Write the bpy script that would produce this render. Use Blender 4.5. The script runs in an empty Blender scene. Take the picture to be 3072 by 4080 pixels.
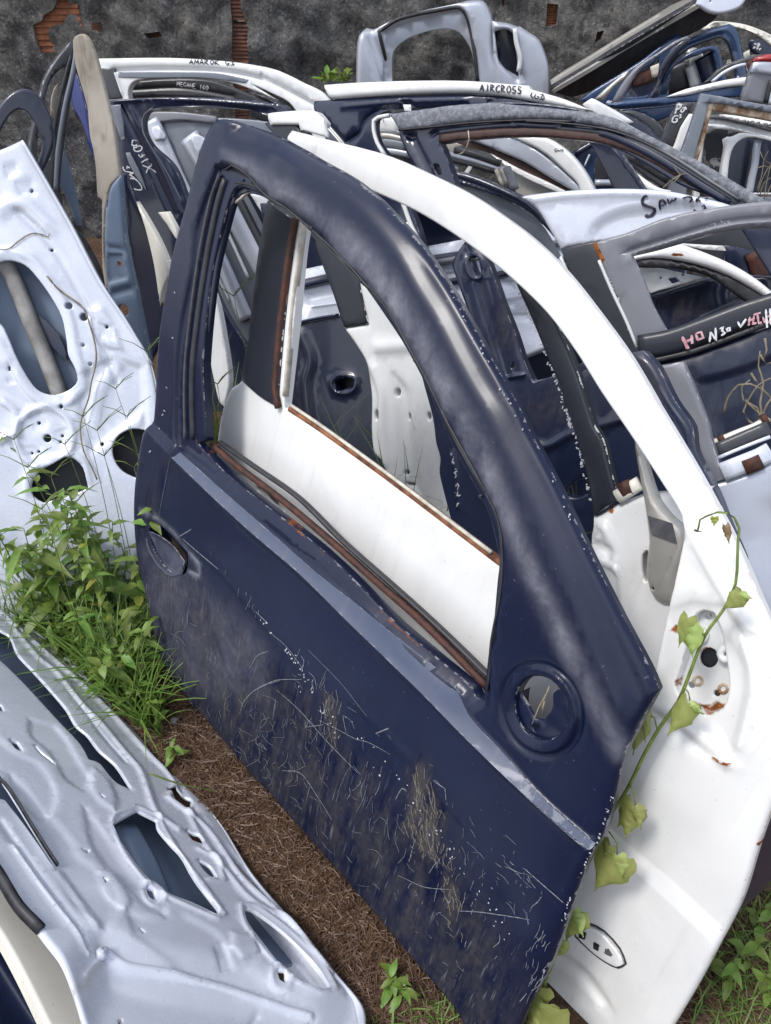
import bpy, math, random
import numpy as np
from mathutils import Vector
from mathutils.geometry import delaunay_2d_cdt
random.seed(7); rng = np.random.RandomState(7)
scene = bpy.context.scene
COL = scene.collection
R = math.radians

# ---------------------------------------------------------------- camera, sky, sun, exposure
CAM_H, PITCH, FOC = 1.5, R(38.5), 3069.0
cd = bpy.data.cameras.new('camera'); cam = bpy.data.objects.new('camera', cd); COL.objects.link(cam)
cam.location = (0, 0, CAM_H); cam.rotation_euler = (R(90) - PITCH, 0, 0)
cd.sensor_fit = 'VERTICAL'; cd.sensor_height = 36.0; cd.lens = 36.0 * FOC / 4080.0
cd.clip_start = 0.02; cd.clip_end = 400.0
scene.camera = cam
w = bpy.data.worlds.new("World"); scene.world = w; w.use_nodes = True
nt = w.node_tree; nt.nodes.clear()
wo = nt.nodes.new('ShaderNodeOutputWorld'); bg = nt.nodes.new('ShaderNodeBackground')
sky = nt.nodes.new('ShaderNodeTexSky'); sky.sky_type = 'NISHITA'; sky.sun_disc = False
SUN_EL, SUN_AZ = R(60), R(246)      # azimuth clockwise from +Y
sky.sun_elevation = SUN_EL; sky.sun_rotation = SUN_AZ
sky.dust_density = 2.5; sky.air_density = 1.0
# broken thin cloud over the blue, as the reflections on the dark paint show
tc = nt.nodes.new('ShaderNodeTexCoord'); mp = nt.nodes.new('ShaderNodeMapping'); mp.inputs['Scale'].default_value = (1, 1, 2.2)
cn = nt.nodes.new('ShaderNodeTexNoise'); cn.inputs['Scale'].default_value = 2.1; cn.inputs['Detail'].default_value = 7; cn.inputs['Roughness'].default_value = .55
cr = nt.nodes.new('ShaderNodeValToRGB'); cr.color_ramp.elements[0].position = .40; cr.color_ramp.elements[1].position = .66
mx = nt.nodes.new('ShaderNodeMix'); mx.data_type = 'RGBA'
mx.inputs[7].default_value = (9.5, 9.6, 10.0, 1)
nt.links.new(tc.outputs['Generated'], mp.inputs[0]); nt.links.new(mp.outputs[0], cn.inputs[0]); nt.links.new(cn.outputs[0], cr.inputs[0])
nt.links.new(cr.outputs[0], mx.inputs[0]); nt.links.new(sky.outputs[0], mx.inputs[6]); nt.links.new(mx.outputs[2], bg.inputs[0])
bg.inputs[1].default_value = 0.125; nt.links.new(bg.outputs[0], wo.inputs[0])
sd = bpy.data.lights.new('sun', 'SUN'); so = bpy.data.objects.new('sun', sd); COL.objects.link(so)
sd.energy = 1.5; sd.angle = R(13); sd.color = (1.0, .975, .935)
sdir = Vector((math.sin(SUN_AZ) * math.cos(SUN_EL), math.cos(SUN_AZ) * math.cos(SUN_EL), math.sin(SUN_EL)))
so.rotation_euler = sdir.to_track_quat('Z', 'Y').to_euler(); so.location = sdir * 30
scene.view_settings.view_transform = 'Standard'; scene.view_settings.look = 'None'
scene.view_settings.exposure = 0.68; scene.view_settings.gamma = 1.0

# ---------------------------------------------------------------- node material helpers
def mat(name):
    m = bpy.data.materials.new(name); m.use_nodes = True
    t = m.node_tree; b = t.nodes['Principled BSDF']; return m, t, b
def N(t, typ, **kw):
    n = t.nodes.new(typ)
    for k, v in kw.items():
        if k in ('operation', 'data_type', 'blend_type', 'attribute_name', 'feature', 'noise_dimensions', 'layer_name', 'wave_type', 'bands_direction'): setattr(n, k, v)
        else: n.inputs[k.replace('_', ' ')].default_value = v
    return n
def L(t, a, b): t.links.new(a, b)
def mathn(t, op, a, b=None, clamp=False):
    n = t.nodes.new('ShaderNodeMath'); n.operation = op; n.use_clamp = clamp
    for i, v in enumerate((a, b)):
        if v is None: continue
        if isinstance(v, (int, float)): n.inputs[i].default_value = v
        else: L(t, v, n.inputs[i])
    return n.outputs[0]
def ramp(t, v, p0, p1, c0=0.0, c1=1.0):
    n = t.nodes.new('ShaderNodeMapRange'); n.clamp = True
    n.inputs[1].default_value = p0; n.inputs[2].default_value = p1; n.inputs[3].default_value = c0; n.inputs[4].default_value = c1
    L(t, v, n.inputs[0]); return n.outputs[0]
def mixc(t, f, a, b):
    n = t.nodes.new('ShaderNodeMix'); n.data_type = 'RGBA'
    if isinstance(f, (int, float)): n.inputs[0].default_value = f
    else: L(t, f, n.inputs[0])
    for i, v in ((6, a), (7, b)):
        if isinstance(v, tuple): n.inputs[i].default_value = (*v[:3], 1)
        else: L(t, v, n.inputs[i])
    return n.outputs[2]
def uvvec(t, scale=(1, 1, 1), rot=0.0):
    u = t.nodes.new('ShaderNodeUVMap'); m = t.nodes.new('ShaderNodeMapping')
    L(t, u.outputs[0], m.inputs[0]); m.inputs['Scale'].default_value = scale; m.inputs['Rotation'].default_value = (0, 0, rot); return m.outputs[0]
def noise(t, vec, scale, detail=4, rough=.55, dist=0.0):
    n = N(t, 'ShaderNodeTexNoise', Scale=scale, Detail=detail, Roughness=rough, Distortion=dist)
    L(t, vec, n.inputs['Vector']); return n.outputs[0]

def paint(name, col, rough=.28, metal=0.0, coat=.6, dust=(.22, .20, .17), dustamt=.25, chip=(.55, .56, .58), chips=.5, scratch=0.0, spec=.5, grime=.35, bump=.12, grit=0.0, mudcol=None, coatr=.10):
    """Weathered car paint. Attributes on the mesh: edge (m to the nearest rim), dirt, rust (0..1)."""
    mudcol = mudcol or dust; m, t, b = mat(name)
    uv = uvvec(t)
    at = {k: N(t, 'ShaderNodeAttribute', attribute_name=k).outputs['Fac'] for k in ('edge', 'dirt', 'rust', 'film')}
    big = noise(t, uv, 5.0, 5, .6, .6); fine = noise(t, uv, 55, 5, .7); vf = noise(t, uv, 260, 2, .5)
    c = mixc(t, ramp(t, big, .35, .7), tuple(x * .9 for x in col), tuple(min(1, x * 1.08) for x in col))
    # dust film: patchy, more where 'dirt' is painted on
    film = mathn(t, 'MULTIPLY', ramp(t, big, .38, .72), dustamt)
    st = noise(t, uvvec(t, (1, .22, 1), .35), 34, 5, .7, .3)
    dm = mathn(t, 'MULTIPLY', at['dirt'], ramp(t, st, .30, .68))
    film = mathn(t, 'ADD', film, mathn(t, 'MULTIPLY', at['film'], ramp(t, noise(t, uvvec(t, (1, .7, 1), .7), 6.5, 7, .62, 1.6), .32, .64, .15, .9)), True)
    film = mathn(t, 'MULTIPLY', film, ramp(t, fine, .2, .75, .45, 1.0))
    c = mixc(t, mathn(t, 'MULTIPLY', film, .8), c, dust)
    dm = mathn(t, 'MULTIPLY', dm, ramp(t, fine, .25, .7, .3, 1.0)); c = mixc(t, mathn(t, 'MULTIPLY', dm, .9, True), c, mudcol)
    film = mathn(t, 'MAXIMUM', film, dm)
    # specks
    sp = mathn(t, 'MULTIPLY', ramp(t, noise(t, uv, 120, 2, .5), .70, .76), grime)
    c = mixc(t, sp, c, tuple(x * .45 for x in dust))
    rs = mathn(t, 'MULTIPLY', ramp(t, noise(t, uvvec(t, (1, .06, 1), .0), 48, 4, .65), .56, .74), dustamt * 1.2); c = mixc(t, rs, c, tuple(x * .8 for x in dust))
    if scratch > 0:
        for rot, sc, off in ((.35, (230, 13, 1), .0), (-.65, (200, 15, 1), .3), (1.15, (170, 12, 1), .7)):
            v = uvvec(t, sc, rot)
            s = ramp(t, noise(t, v, 1.0, 2, .5), .63, .73)
            s = mathn(t, 'MULTIPLY', s, ramp(t, noise(t, uv, 7 + off * 5, 2, .5), .48, .62))
            s = mathn(t, 'MULTIPLY', s, mathn(t, 'ADD', mathn(t, 'MULTIPLY', at['dirt'], .9), .05), True)
            c = mixc(t, mathn(t, 'MULTIPLY', s, scratch), c, (.42, .43, .47))
    # chips along rims
    e = mathn(t, 'SUBTRACT', ramp(t, at['edge'], 0.0, .0035, 1.0, 0.0), ramp(t, noise(t, uv, 42, 4, .7), .34, .60))
    ch = mathn(t, 'MULTIPLY', ramp(t, e, .35, .5), chips)
    c = mixc(t, ch, c, chip)
    # rust
    rn = noise(t, uv, 26, 6, .75, .5)
    rm = ramp(t, mathn(t, 'ADD', mathn(t, 'MULTIPLY', at['rust'], 1.3), mathn(t, 'SUBTRACT', rn, .82)), .30, .46)
    rc = mixc(t, ramp(t, noise(t, uv, 90, 4, .7), .35, .65), (.07, .02, .009), (.36, .13, .04))
    c = mixc(t, rm, c, rc)
    if grit > 0:
        g = ramp(t, noise(t, uv, 75, 6, .85), .44, .62); c = mixc(t, mathn(t, 'MULTIPLY', g, grit), c, (.30, .31, .34))
    L(t, c, b.inputs['Base Color'])
    r = mathn(t, 'ADD', mathn(t, 'MULTIPLY', film, .42), rough, True)
    r = mathn(t, 'ADD', r, mathn(t, 'MULTIPLY', rm, .5), True)
    r = mathn(t, 'ADD', r, ramp(t, fine, .3, .8, -.03, .08), True)
    L(t, r, b.inputs['Roughness'])
    b.inputs['Metallic'].default_value = metal
    dull = mathn(t, 'SUBTRACT', 1.0, mathn(t, 'MULTIPLY', mathn(t, 'MAXIMUM', mathn(t, 'MAXIMUM', film, rm), mathn(t, 'MULTIPLY', at['dirt'], 1.9)), .9), True)
    L(t, mathn(t, 'MULTIPLY', dull, coat), b.inputs['Coat Weight']); L(t, mathn(t, 'MULTIPLY', dull, spec), b.inputs['Specular IOR Level'])
    b.inputs['Coat Roughness'].default_value = coatr
    bp = t.nodes.new('ShaderNodeBump'); bp.inputs['Strength'].default_value = bump; bp.inputs['Distance'].default_value = .004
    hsum = mathn(t, 'ADD', mathn(t, 'MULTIPLY', noise(t, uv, 9, 3, .5), 1.2), mathn(t, 'MULTIPLY', fine, .12 + .5 * grit))
    hsum = mathn(t, 'ADD', hsum, mathn(t, 'MULTIPLY', rm, rn))
    if grit > 0: hsum = mathn(t, 'ADD', hsum, mathn(t, 'MULTIPLY', noise(t, uv, 150, 5, .8), 1.2))
    L(t, hsum, bp.inputs['Height']); L(t, bp.outputs[0], b.inputs['Normal'])
    return m

def simple(name, col, rough=.6, col2=None, scale=30, metal=0.0, bump=.2, spec=.5, coat=0.0):
    m, t, b = mat(name)
    g = t.nodes.new('ShaderNodeTexCoord').outputs['Object']
    n1 = noise(t, g, scale, 5, .65)
    c = mixc(t, ramp(t, n1, .35, .65), tuple(x * .75 for x in col), col2 or col)
    L(t, c, b.inputs['Base Color']); L(t, ramp(t, n1, .3, .7, max(.02, rough - .1), min(1, rough + .1)), b.inputs['Roughness'])
    b.inputs['Metallic'].default_value = metal; b.inputs['Specular IOR Level'].default_value = spec; b.inputs['Coat Weight'].default_value = coat
    bp = t.nodes.new('ShaderNodeBump'); bp.inputs['Strength'].default_value = bump; bp.inputs['Distance'].default_value = .002
    L(t, noise(t, g, scale * 3, 4, .7), bp.inputs['Height']); L(t, bp.outputs[0], b.inputs['Normal'])
    return m

M = dict(
    navy=paint('navy_paint', (.0016, .0058, .0275), .42, .0, .42, coatr=.24, dustamt=.012, scratch=.28, dust=(.34, .34, .385), mudcol=(.085, .076, .066), chips=.3, spec=.18),
    sheennavy=paint('navy_sky_sheen', (.045, .062, .112), .48, .0, .12, dustamt=.15, chips=.2),  # paler navy with the body-line band's sky reflection put into the colour
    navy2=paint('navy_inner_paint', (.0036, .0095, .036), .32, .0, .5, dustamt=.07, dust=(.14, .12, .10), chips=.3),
    navy3=paint('dusty_navy_paint', (.0045, .0100, .033), .35, .0, .5, dustamt=.22, dust=(.10, .09, .08), chips=.2),
    blue=paint('mid_blue_paint', (.014, .042, .115), .32, .1, .5, dustamt=.12),
    deepblue=paint('bright_blue_paint', (.010, .02, .16), .35, .0, .5, dustamt=.05),
    black=paint('black_pillar_film', (.009, .012, .021), .42, .0, .1, dustamt=.08, chip=(.6, .6, .56), chips=.9, dust=(.06, .06, .065)),
    grey=paint('grey_paint', (.175, .18, .205), .45, .1, .2, dustamt=.1, dust=(.2, .19, .18)),
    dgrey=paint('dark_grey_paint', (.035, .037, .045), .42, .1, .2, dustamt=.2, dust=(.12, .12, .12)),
    midgrey=paint('slate_grey_paint', (.16, .18, .215), .4, .1, .3, dustamt=.1),
    gritty=paint('weathered_gritty_lacquer', (.11, .12, .145), .62, .0, .0, dustamt=.2, dust=(.2, .2, .21), grit=.8, bump=.6),
    silver=paint('silver_paint', (.44, .465, .53), .34, .35, .5, dustamt=.07, chip=(.2, .2, .2), chips=.3, grime=.5, dust=(.34, .31, .27), bump=.05),
    silver2=paint('pale_silver_white_paint', (.58, .615, .70), .24, .1, .8, dustamt=.06, chip=(.3, .25, .2), chips=.4, grime=.25, dust=(.38, .33, .26), bump=.025),
    steel=paint('bare_metal_trim', (.42, .41, .38), .38, .5, .1, dustamt=.25, dust=(.25, .22, .17)),
    white=paint('white_paint', (.73, .735, .73), .3, .0, .6, dustamt=.14, chip=(.35, .16, .06), chips=.35, dust=(.5, .46, .38), bump=.06),
    white2=paint('dull_white_paint', (.66, .67, .67), .38, .0, .4, dustamt=.15, chip=(.3, .18, .1), chips=.4, dust=(.38, .35, .3)),
    cream=paint('scorched_cream_paint', (.40, .36, .30), .45, .0, .2, dustamt=.5, dust=(.045, .042, .045), chip=(.25, .13, .07), chips=.6),
    ivory=paint('ivory_paint', (.66, .64, .57), .4, .0, .3, dustamt=.1, dust=(.35, .3, .2)),
    red=paint('red_paint', (.32, .012, .015), .25, .0, .8, dustamt=.05),
    rubber=simple('black_rubber', (.012, .012, .014), .5, (.03, .03, .035), 40),
    rubbergrey=simple('grey_rubber_seal', (.07, .072, .08), .5, (.10, .10, .11), 40),
    beige=simple('aged_beige_seal', (.50, .46, .38), .6, (.62, .58, .50), 40),
    rust=simple('rusted_steel', (.022, .008, .006), .7, (.085, .026, .014), 45, bump=.6),
    brown=simple('brown_rusty_channel', (.030, .015, .013), .6, (.075, .034, .026), 30, bump=.4),
    rustlight=simple('orange_rusted_lip', (.10, .030, .013), .8, (.34, .14, .06), 38, bump=.6),
    rustcream=simple('rust_stained_cream', (.22, .10, .035), .7, (.62, .54, .42), 26, bump=.4),
    dark=simple('hole_shade_dark', (.010, .011, .016), .6, (.018, .02, .026), 20),  # near-black colour for the shade inside holes
    bluegrey=paint('blue_grey_inner_primer', (.13, .18, .26), .5, .0, .1, dustamt=.1),
    tube=simple('dull_steel_tube', (.20, .19, .18), .55, (.30, .29, .28), 14),
    stem=simple('green_stem', (.12, .17, .035), .5, (.17, .22, .05), 60),
    drystem=simple('dry_brown_stem', (.16, .13, .085), .8, (.26, .22, .15), 60),
    markblack=simple('black_marker_ink', (.012, .012, .03), .5),
    markwhite=simple('white_chalk_marker', (.62, .63, .66), .7, (.75, .75, .78), 200),
    markpink=simple('pink_marker_ink', (.50, .20, .24), .7, (.62, .40, .44), 90),
    scratchm=simple('exposed_primer_scratch', (.07, .075, .09), .7, (.24, .25, .28), 300),
    chipm=simple('exposed_primer_chip', (.22, .23, .26), .6, (.52, .53, .58), 300),
    mud=simple('dried_mud_smear', (.085, .075, .064), .9, (.165, .15, .125), 160, bump=.4),
)

def leafmat(name, c1, c2, vein=True):
    m, t, b = mat(name)
    g = t.nodes.new('ShaderNodeTexCoord').outputs['Object']
    oi = t.nodes.new('ShaderNodeObjectInfo').outputs['Random']
    c = mixc(t, ramp(t, noise(t, g, 35, 4, .6), .3, .7), c1, c2)
    h = t.nodes.new('ShaderNodeHueSaturation'); L(t, c, h.inputs['Color'])
    L(t, ramp(t, oi, 0, 1, .475, .525), h.inputs['Hue']); L(t, ramp(t, oi, 0, 1, .7, 1.25), h.inputs['Value'])
    L(t, h.outputs[0], b.inputs['Base Color']); b.inputs['Roughness'].default_value = .45
    b.inputs['Subsurface Weight'].default_value = 0.0
    tr = t.nodes.new('ShaderNodeBsdfTranslucent'); L(t, h.outputs[0], tr.inputs[0])
    ms = t.nodes.new('ShaderNodeMixShader'); ms.inputs[0].default_value = .3
    out = t.nodes['Material Output']; L(t, b.outputs[0], ms.inputs[1]); L(t, tr.outputs[0], ms.inputs[2]); L(t, ms.outputs[0], out.inputs[0])
    return m
M['leaf'] = leafmat('weed_leaf', (.095, .18, .025), (.24, .33, .06))
M['leafy'] = leafmat('yellowed_leaf', (.24, .26, .04), (.34, .34, .06))
M['vineleaf'] = leafmat('wilted_vine_leaf', (.22, .28, .07), (.38, .43, .14))
M['grassm'] = leafmat('grass_blade', (.08, .17, .025), (.20, .28, .06))
M['straw'] = leafmat('dead_straw', (.090, .050, .030), (.21, .13, .075))

# ---------------------------------------------------------------- pixels of the photograph -> rays -> real planes
TILE = dict(a=(0, 0), b=(1000, 0), c=(1972, 0), d=(0, 800), e=(1000, 800), f=(1972, 800), g=(0, 1600), h=(1000, 1600), i=(1972, 1600), j=(0, 2400), l=(1000, 2400), m=(1972, 2400))
TILE = {k: (*v, .66027) for k, v in TILE.items()}
TILE.update(k=(0, 3180, .96038), n=(1472, 3180, .96038), p=(2172, 0, .27125), q=(2622, 0, .27125), r=(1480, 380, .5402), s=(2372, 400, .42017), t=(400, 380, .42017), D=(0, 0, 1.8439))
def P(s):
    out = []; T = TILE['D']
    for w_ in s.replace(';', ' ').split():
        if w_ in TILE: T = TILE[w_]; continue
        x, y = w_.split(','); out.append((T[0] + float(x) * T[2], T[1] + float(y) * T[2]))
    return np.array(out)
CF = np.array((0, math.cos(PITCH), -math.sin(PITCH))); CU = np.array((0, math.sin(PITCH), math.cos(PITCH))); CR = np.array((1., 0, 0)); CC = np.array((0, 0, CAM_H))
def rays(px):
    px = np.atleast_2d(px); a = (px[:, 0] - 1536) / FOC; b = (2040 - px[:, 1]) / FOC
    return CF[None] + a[:, None] * CR + b[:, None] * CU
def at(s, t): return CC + rays(P(s))[0] * t
def ground(s, z=0.0):
    r = rays(P(s) if isinstance(s, str) else s); return CC + r * ((z - CAM_H) / r[:, 2])[:, None]
class Plane:
    def __init__(s, O, Nn):
        s.O = np.array(O, float); s.N = np.array(Nn, float); s.N /= np.linalg.norm(s.N)
        u = np.cross((0, 0, 1), s.N); s.U = u / np.linalg.norm(u); s.V = np.cross(s.N, s.U)
    def uv(s, px):
        r = rays(px); t = ((s.O - CC) @ s.N) / (r @ s.N); p = CC + r * t[:, None] - s.O
        return np.stack([p @ s.U, p @ s.V], 1)
    def xyz(s, uv, d): return s.O + uv[:, :1] * s.U + uv[:, 1:2] * s.V + np.asarray(d).reshape(-1, 1) * s.N
    def back(s, d): return Plane(s.O - s.N * d, s.N)
def PL(anchor, t, yaw, lean):
    y, l = R(yaw), R(lean); return Plane(at(anchor, t), (-math.sin(y) * math.cos(l), -math.cos(y) * math.cos(l), math.sin(l)))
def PL3(*a):
    p = [at(s, t) for s, t in a]; n = np.cross(p[1] - p[0], p[2] - p[0])
    if n @ (CC - p[0]) < 0: n = -n
    return Plane(p[0], n)

# ---------------------------------------------------------------- curves
def smooth(pts, closed, step, corner=50):
    pts = [np.array(p, float) for p in pts]; n = len(pts); out = []
    def sharp(i):
        if not closed and i in (0, n - 1): return True
        a = pts[i] - pts[i - 1]; b = pts[(i + 1) % n] - pts[i]
        c = a @ b / (np.linalg.norm(a) * np.linalg.norm(b) + 1e-12)
        return c < math.cos(R(corner))
    sh = [sharp(i) for i in range(n)]
    def tan(i):
        return (pts[(i + 1) % n] - pts[i - 1]) / 2
    for i in range(n if closed else n - 1):
        j = (i + 1) % n; p0, p1 = pts[i], pts[j]; ln = np.linalg.norm(p1 - p0)
        if ln < 1e-7: continue
        def lim(v):
            l = np.linalg.norm(v); return v * min(1, ln / (l + 1e-12))
        m0 = (p1 - p0) if sh[i] else lim(tan(i)); m1 = (p1 - p0) if sh[j] else lim(tan(j))
        k = max(1, int(math.ceil(ln / step)))
        for q in range(k):
            s_ = q / k; s2 = s_ * s_; s3 = s2 * s_
            out.append((2 * s3 - 3 * s2 + 1) * p0 + (s3 - 2 * s2 + s_) * m0 + (-2 * s3 + 3 * s2) * p1 + (s3 - s2) * m1)
    if not closed: out.append(pts[-1])
    return np.array(out)
def segdist(p, poly, closed):
    a = poly; b = np.roll(poly, -1, 0)
    if not closed: a, b = a[:-1], b[:-1]
    p = np.asarray(p, np.float32); a = a.astype(np.float32); b = b.astype(np.float32)
    ab = b - a; l2 = (ab ** 2).sum(1) + 1e-12; best = np.full(len(p), 1e9)
    ax, ay, bx, by = a[:, 0], a[:, 1], ab[:, 0], ab[:, 1]
    for s in range(0, len(p), 2000):
        px_ = p[s:s + 2000, :1] - ax; py_ = p[s:s + 2000, 1:2] - ay; t = (px_ * bx + py_ * by) / l2; np.clip(t, 0, 1, out=t)
        px_ -= t * bx; py_ -= t * by; px_ *= px_; py_ *= py_; px_ += py_; best[s:s + 2000] = np.sqrt(px_.min(1))
    return best
def inside(p, poly):
    x, y = p[:, 0], p[:, 1]; r = np.zeros(len(p), bool); b = np.roll(poly, -1, 0)
    for (x0, y0), (x1, y1) in zip(poly, b):
        if y0 == y1: continue
        c = ((y0 > y) != (y1 > y)); r ^= c & (x < (x1 - x0) * (y - y0) / (y1 - y0) + x0)
    return r
def sstep(x): x = np.clip(x, 0, 1); return x * x * (3 - 2 * x)
# features: each is a factory that, given a plane, returns (fn(uv)->d, guide polylines [(pts, closed, offsets)])
def ridge(s, w, h, closed=False, step=None):
    def f(pl):
        g = smooth(pl.uv(P(s)), closed, step or min(.012, max(.0045, w * 1.1)))
        return (lambda p: h * (1 - sstep((segdist(p, g, closed) / w - .25) / 1.0))), [(g, closed, (0, -w * .3, w * .3, w * .75, -w * .75, w * 1.25, -w * 1.25))]
    return f
def press(s, depth, bevel, corner=50):
    def f(pl):
        g = smooth(pl.uv(P(s)), True, min(.010, max(.005, bevel)), corner)
        def fn(p):
            sdv = segdist(p, g, True); sg = np.where(inside(p, g), sdv, -sdv); return -depth * sstep(sg / bevel + .5)
        return fn, [(g, True, (-bevel * .5, 0, bevel * .5) if bevel < .015 else ((-bevel * .5, -bevel * .3, -bevel * .1, bevel * .1, bevel * .3, bevel * .5) if bevel < .05 else ()))]
    return f
def dent(s, r, h):
    def f(pl):
        c = pl.uv(P(s))[0]; return (lambda p: h * np.exp(-((p - c) ** 2).sum(1) / r ** 2)), []
    return f
def slopeband(up, lo, h, fall):
    def f(pl):
        a = smooth(pl.uv(P(up)), False, .012); b = smooth(pl.uv(P(lo)), False, .012); poly = np.vstack([a, b[::-1]])
        def fn(p):
            da, db = segdist(p, a, False), segdist(p, b, False); ins = inside(p, poly)
            upper = da < db
            return np.where(ins, -h * db / (da + db + 1e-9), np.where(upper, -h * (1 - sstep(da / fall)), 0))
        return fn, [(a, False, (0, .0025, -.0025)), (b, False, (0, .0025, -.0025))]
    return f
def scaled(fs, k):
    def wrap(f):
        def g(pl):
            fn, gs = f(pl); return (lambda p: k * fn(p)), gs
        return g
    return [wrap(f) for f in fs]
def crown(k, s, k2=None):      # bow of a panel about a height: k below it, k2 above
    def f(pl):
        c = pl.uv(P(s))[0]; return (lambda p: -np.where(p[:, 1] < c[1], k, k if k2 is None else k2) * (p[:, 1] - c[1]) ** 2), []
    return f
def ripple(a, sc, seed=0):
    def f(pl):
        r = np.random.RandomState(seed); W = r.uniform(-1, 1, (7, 2)) * sc; ph = r.uniform(0, 6.3, 7)
        return (lambda p: a * np.sin(p @ W.T + ph).sum(1) / 3), []
    return f
def circ(s, r, n=14, ry=None, rot=0.0, unit=None):
    """circle/ellipse given by a centre and a radius in that tile's pixels"""
    T = TILE[s.split()[0]]; x, y = s.split()[1].split(','); x, y = float(x), float(y); ry = ry or r; o = []
    for i in range(n):
        a = 2 * math.pi * i / n; cx, cy = r * math.cos(a), ry * math.sin(a)
        o.append('%.2f,%.2f' % (x + cx * math.cos(rot) - cy * math.sin(rot), y + cx * math.sin(rot) + cy * math.cos(rot)))
    return s.split()[0] + ' ' + ' '.join(o)

# ---------------------------------------------------------------- objects
def link(o, parent=None):
    COL.objects.link(o)
    if parent is not None: o.parent = parent
    return o
def mesh_obj(name, V, F, m, parent=None, smooth_=True, origin=None, uvs=None, attrs=None, flat_from=None):
    V = np.asarray(V, float)
    base = np.array(parent_world(parent)) if parent is not None else (np.array(origin) if origin is not None else V.mean(0))
    me = bpy.data.meshes.new(name); me.from_pydata((V - base).tolist(), [], [tuple(map(int, f)) for f in F]); me.materials.append(m)
    o = bpy.data.objects.new(name, me)
    if parent is None: o.location = base
    if smooth_: me.polygons.foreach_set('use_smooth', [True] * len(me.polygons))
    if uvs is not None:
        l = me.uv_layers.new(name='UVMap'); vi = np.zeros(len(me.loops), int); me.loops.foreach_get('vertex_index', vi)
        l.data.foreach_set('uv', np.asarray(uvs)[vi].astype(np.float32).ravel())
    for k, v in (attrs or {}).items():
        a = me.attributes.new(k, 'FLOAT', 'POINT'); a.data.foreach_set('value', np.asarray(v, np.float32))
    return link(o, parent)
_WL = {}
def parent_world(p):
    return _WL[p.name]
def thing(name, label, cat, base, group=None):
    o = bpy.data.objects.new(name, None); o.empty_display_size = .1; o.location = tuple(base); link(o)
    _WL[o.name] = tuple(base); o['label'] = label; o['category'] = cat
    if group: o['group'] = group
    return o
def tag(o, label, cat, group=None):
    o['label'] = label; o['category'] = cat
    if group: o['group'] = group
    return o
def panel_mesh(pl, out, holes=(), th=.03, feats=(), res=.02, roll=.008, hroll=None, masks=(), lift=0.0, corner=50, edge_noise=0.0, uvseed=None):
    hroll = roll * .6 if hroll is None else hroll
    loops = [smooth(pl.uv(P(out) if isinstance(out, str) else out), True, res * .8, corner)]
    for h in holes:
        q = pl.uv(P(h)); per = np.linalg.norm(q - np.roll(q, 1, 0), axis=1).sum(); loops.append(smooth(q, True, min(res * .8, per / 12), corner))
    if edge_noise > 0:
        r = np.random.RandomState(3); loops[0] = loops[0] + r.normal(0, edge_noise, loops[0].shape)
    fns = [f(pl) for f in feats]
    lo, hi = loops[0].min(0), loops[0].max(0)
    cand = []
    for li, lp in enumerate(loops):
        rr = roll if li == 0 else hroll
        if rr <= 0: continue
        t = np.roll(lp, -1, 0) - np.roll(lp, 1, 0); t /= np.linalg.norm(t, axis=1)[:, None] + 1e-12; nn = np.stack([-t[:, 1], t[:, 0]], 1)
        for s in (1, -1):
            for o in (.15, .4, .7, 1.0):
                c = lp + nn * s * rr * o; c = c[inside(c, loops[0])]
                if li > 0 and len(c): c = c[~inside(c, lp)]
                if len(c):
                    dd = segdist(c, lp, True); c = c[dd > rr * o * .92]
                if len(c): cand.append(c)
    ring = np.vstack(cand) if cand else np.zeros((0, 2))
    gl = []
    for fn, gs in fns:
        for g, cl, offs in gs:
            if len(g) < 2: continue
            t = np.gradient(g, axis=0) if not cl else np.roll(g, -1, 0) - np.roll(g, 1, 0)
            t /= np.linalg.norm(t, axis=1)[:, None] + 1e-12; nn = np.stack([-t[:, 1], t[:, 0]], 1)
            for o in offs: gl.append(g + nn * o)
    gl = np.vstack(gl) if gl else np.zeros((0, 2))
    nx, ny = int((hi[0] - lo[0]) / res) + 2, int((hi[1] - lo[1]) / (res * .87)) + 2
    gx, gy = np.meshgrid(np.arange(nx), np.arange(ny)); gr = np.stack([lo[0] + (gx + .5 * (gy % 2)) * res, lo[1] + gy * res * .87], 2).reshape(-1, 2)
    allb = loops
    def bdist(p):
        d = np.full(len(p), 1e9)
        for lp in allb: d = np.minimum(d, segdist(p, lp, True))
        return d
    def ins(p):
        k = inside(p, loops[0])
        for h in loops[1:]: k &= ~inside(p, h)
        return k
    gl = gl[ins(gl)] if len(gl) else gl
    if len(gl): gl = gl[bdist(gl) > max(roll * 1.02, .001)]
    gr = gr[ins(gr)]; gr = gr[bdist(gr) > max(roll * 1.1, res * .35)]
    # thin the grid near rings/guides with a hash
    def occupied(pts, cell): return set(map(tuple, np.floor(pts / cell).astype(int)))
    if len(gl):
        q = np.floor(gl / .0012).astype(int); _, ix = np.unique(q, axis=0, return_index=True); gl = gl[np.sort(ix)]
        occ = occupied(gl, res * .6); gr = gr[[tuple(v) not in occ for v in np.floor(gr / (res * .6)).astype(int)]]
    pts = [*loops]; edges = []; k = 0
    for lp in loops:
        n = len(lp); edges += [(k + i, k + (i + 1) % n) for i in range(n)]; k += n
    allp = np.vstack([*loops, ring, gl, gr])
    v2, _, f2, *_ = delaunay_2d_cdt([Vector(p) for p in allp.tolist()], edges, [], 0, 1e-6)
    V2 = np.array([(v.x, v.y) for v in v2]); F2 = [tuple(f) for f in f2 if len(f) == 3]
    F2 = np.array(F2); cen = V2[F2].mean(1); F2 = F2[ins(cen)]
    used = np.unique(F2); rm = -np.ones(len(V2), int); rm[used] = np.arange(len(used)); V2 = V2[used]; F2 = rm[F2]
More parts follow.
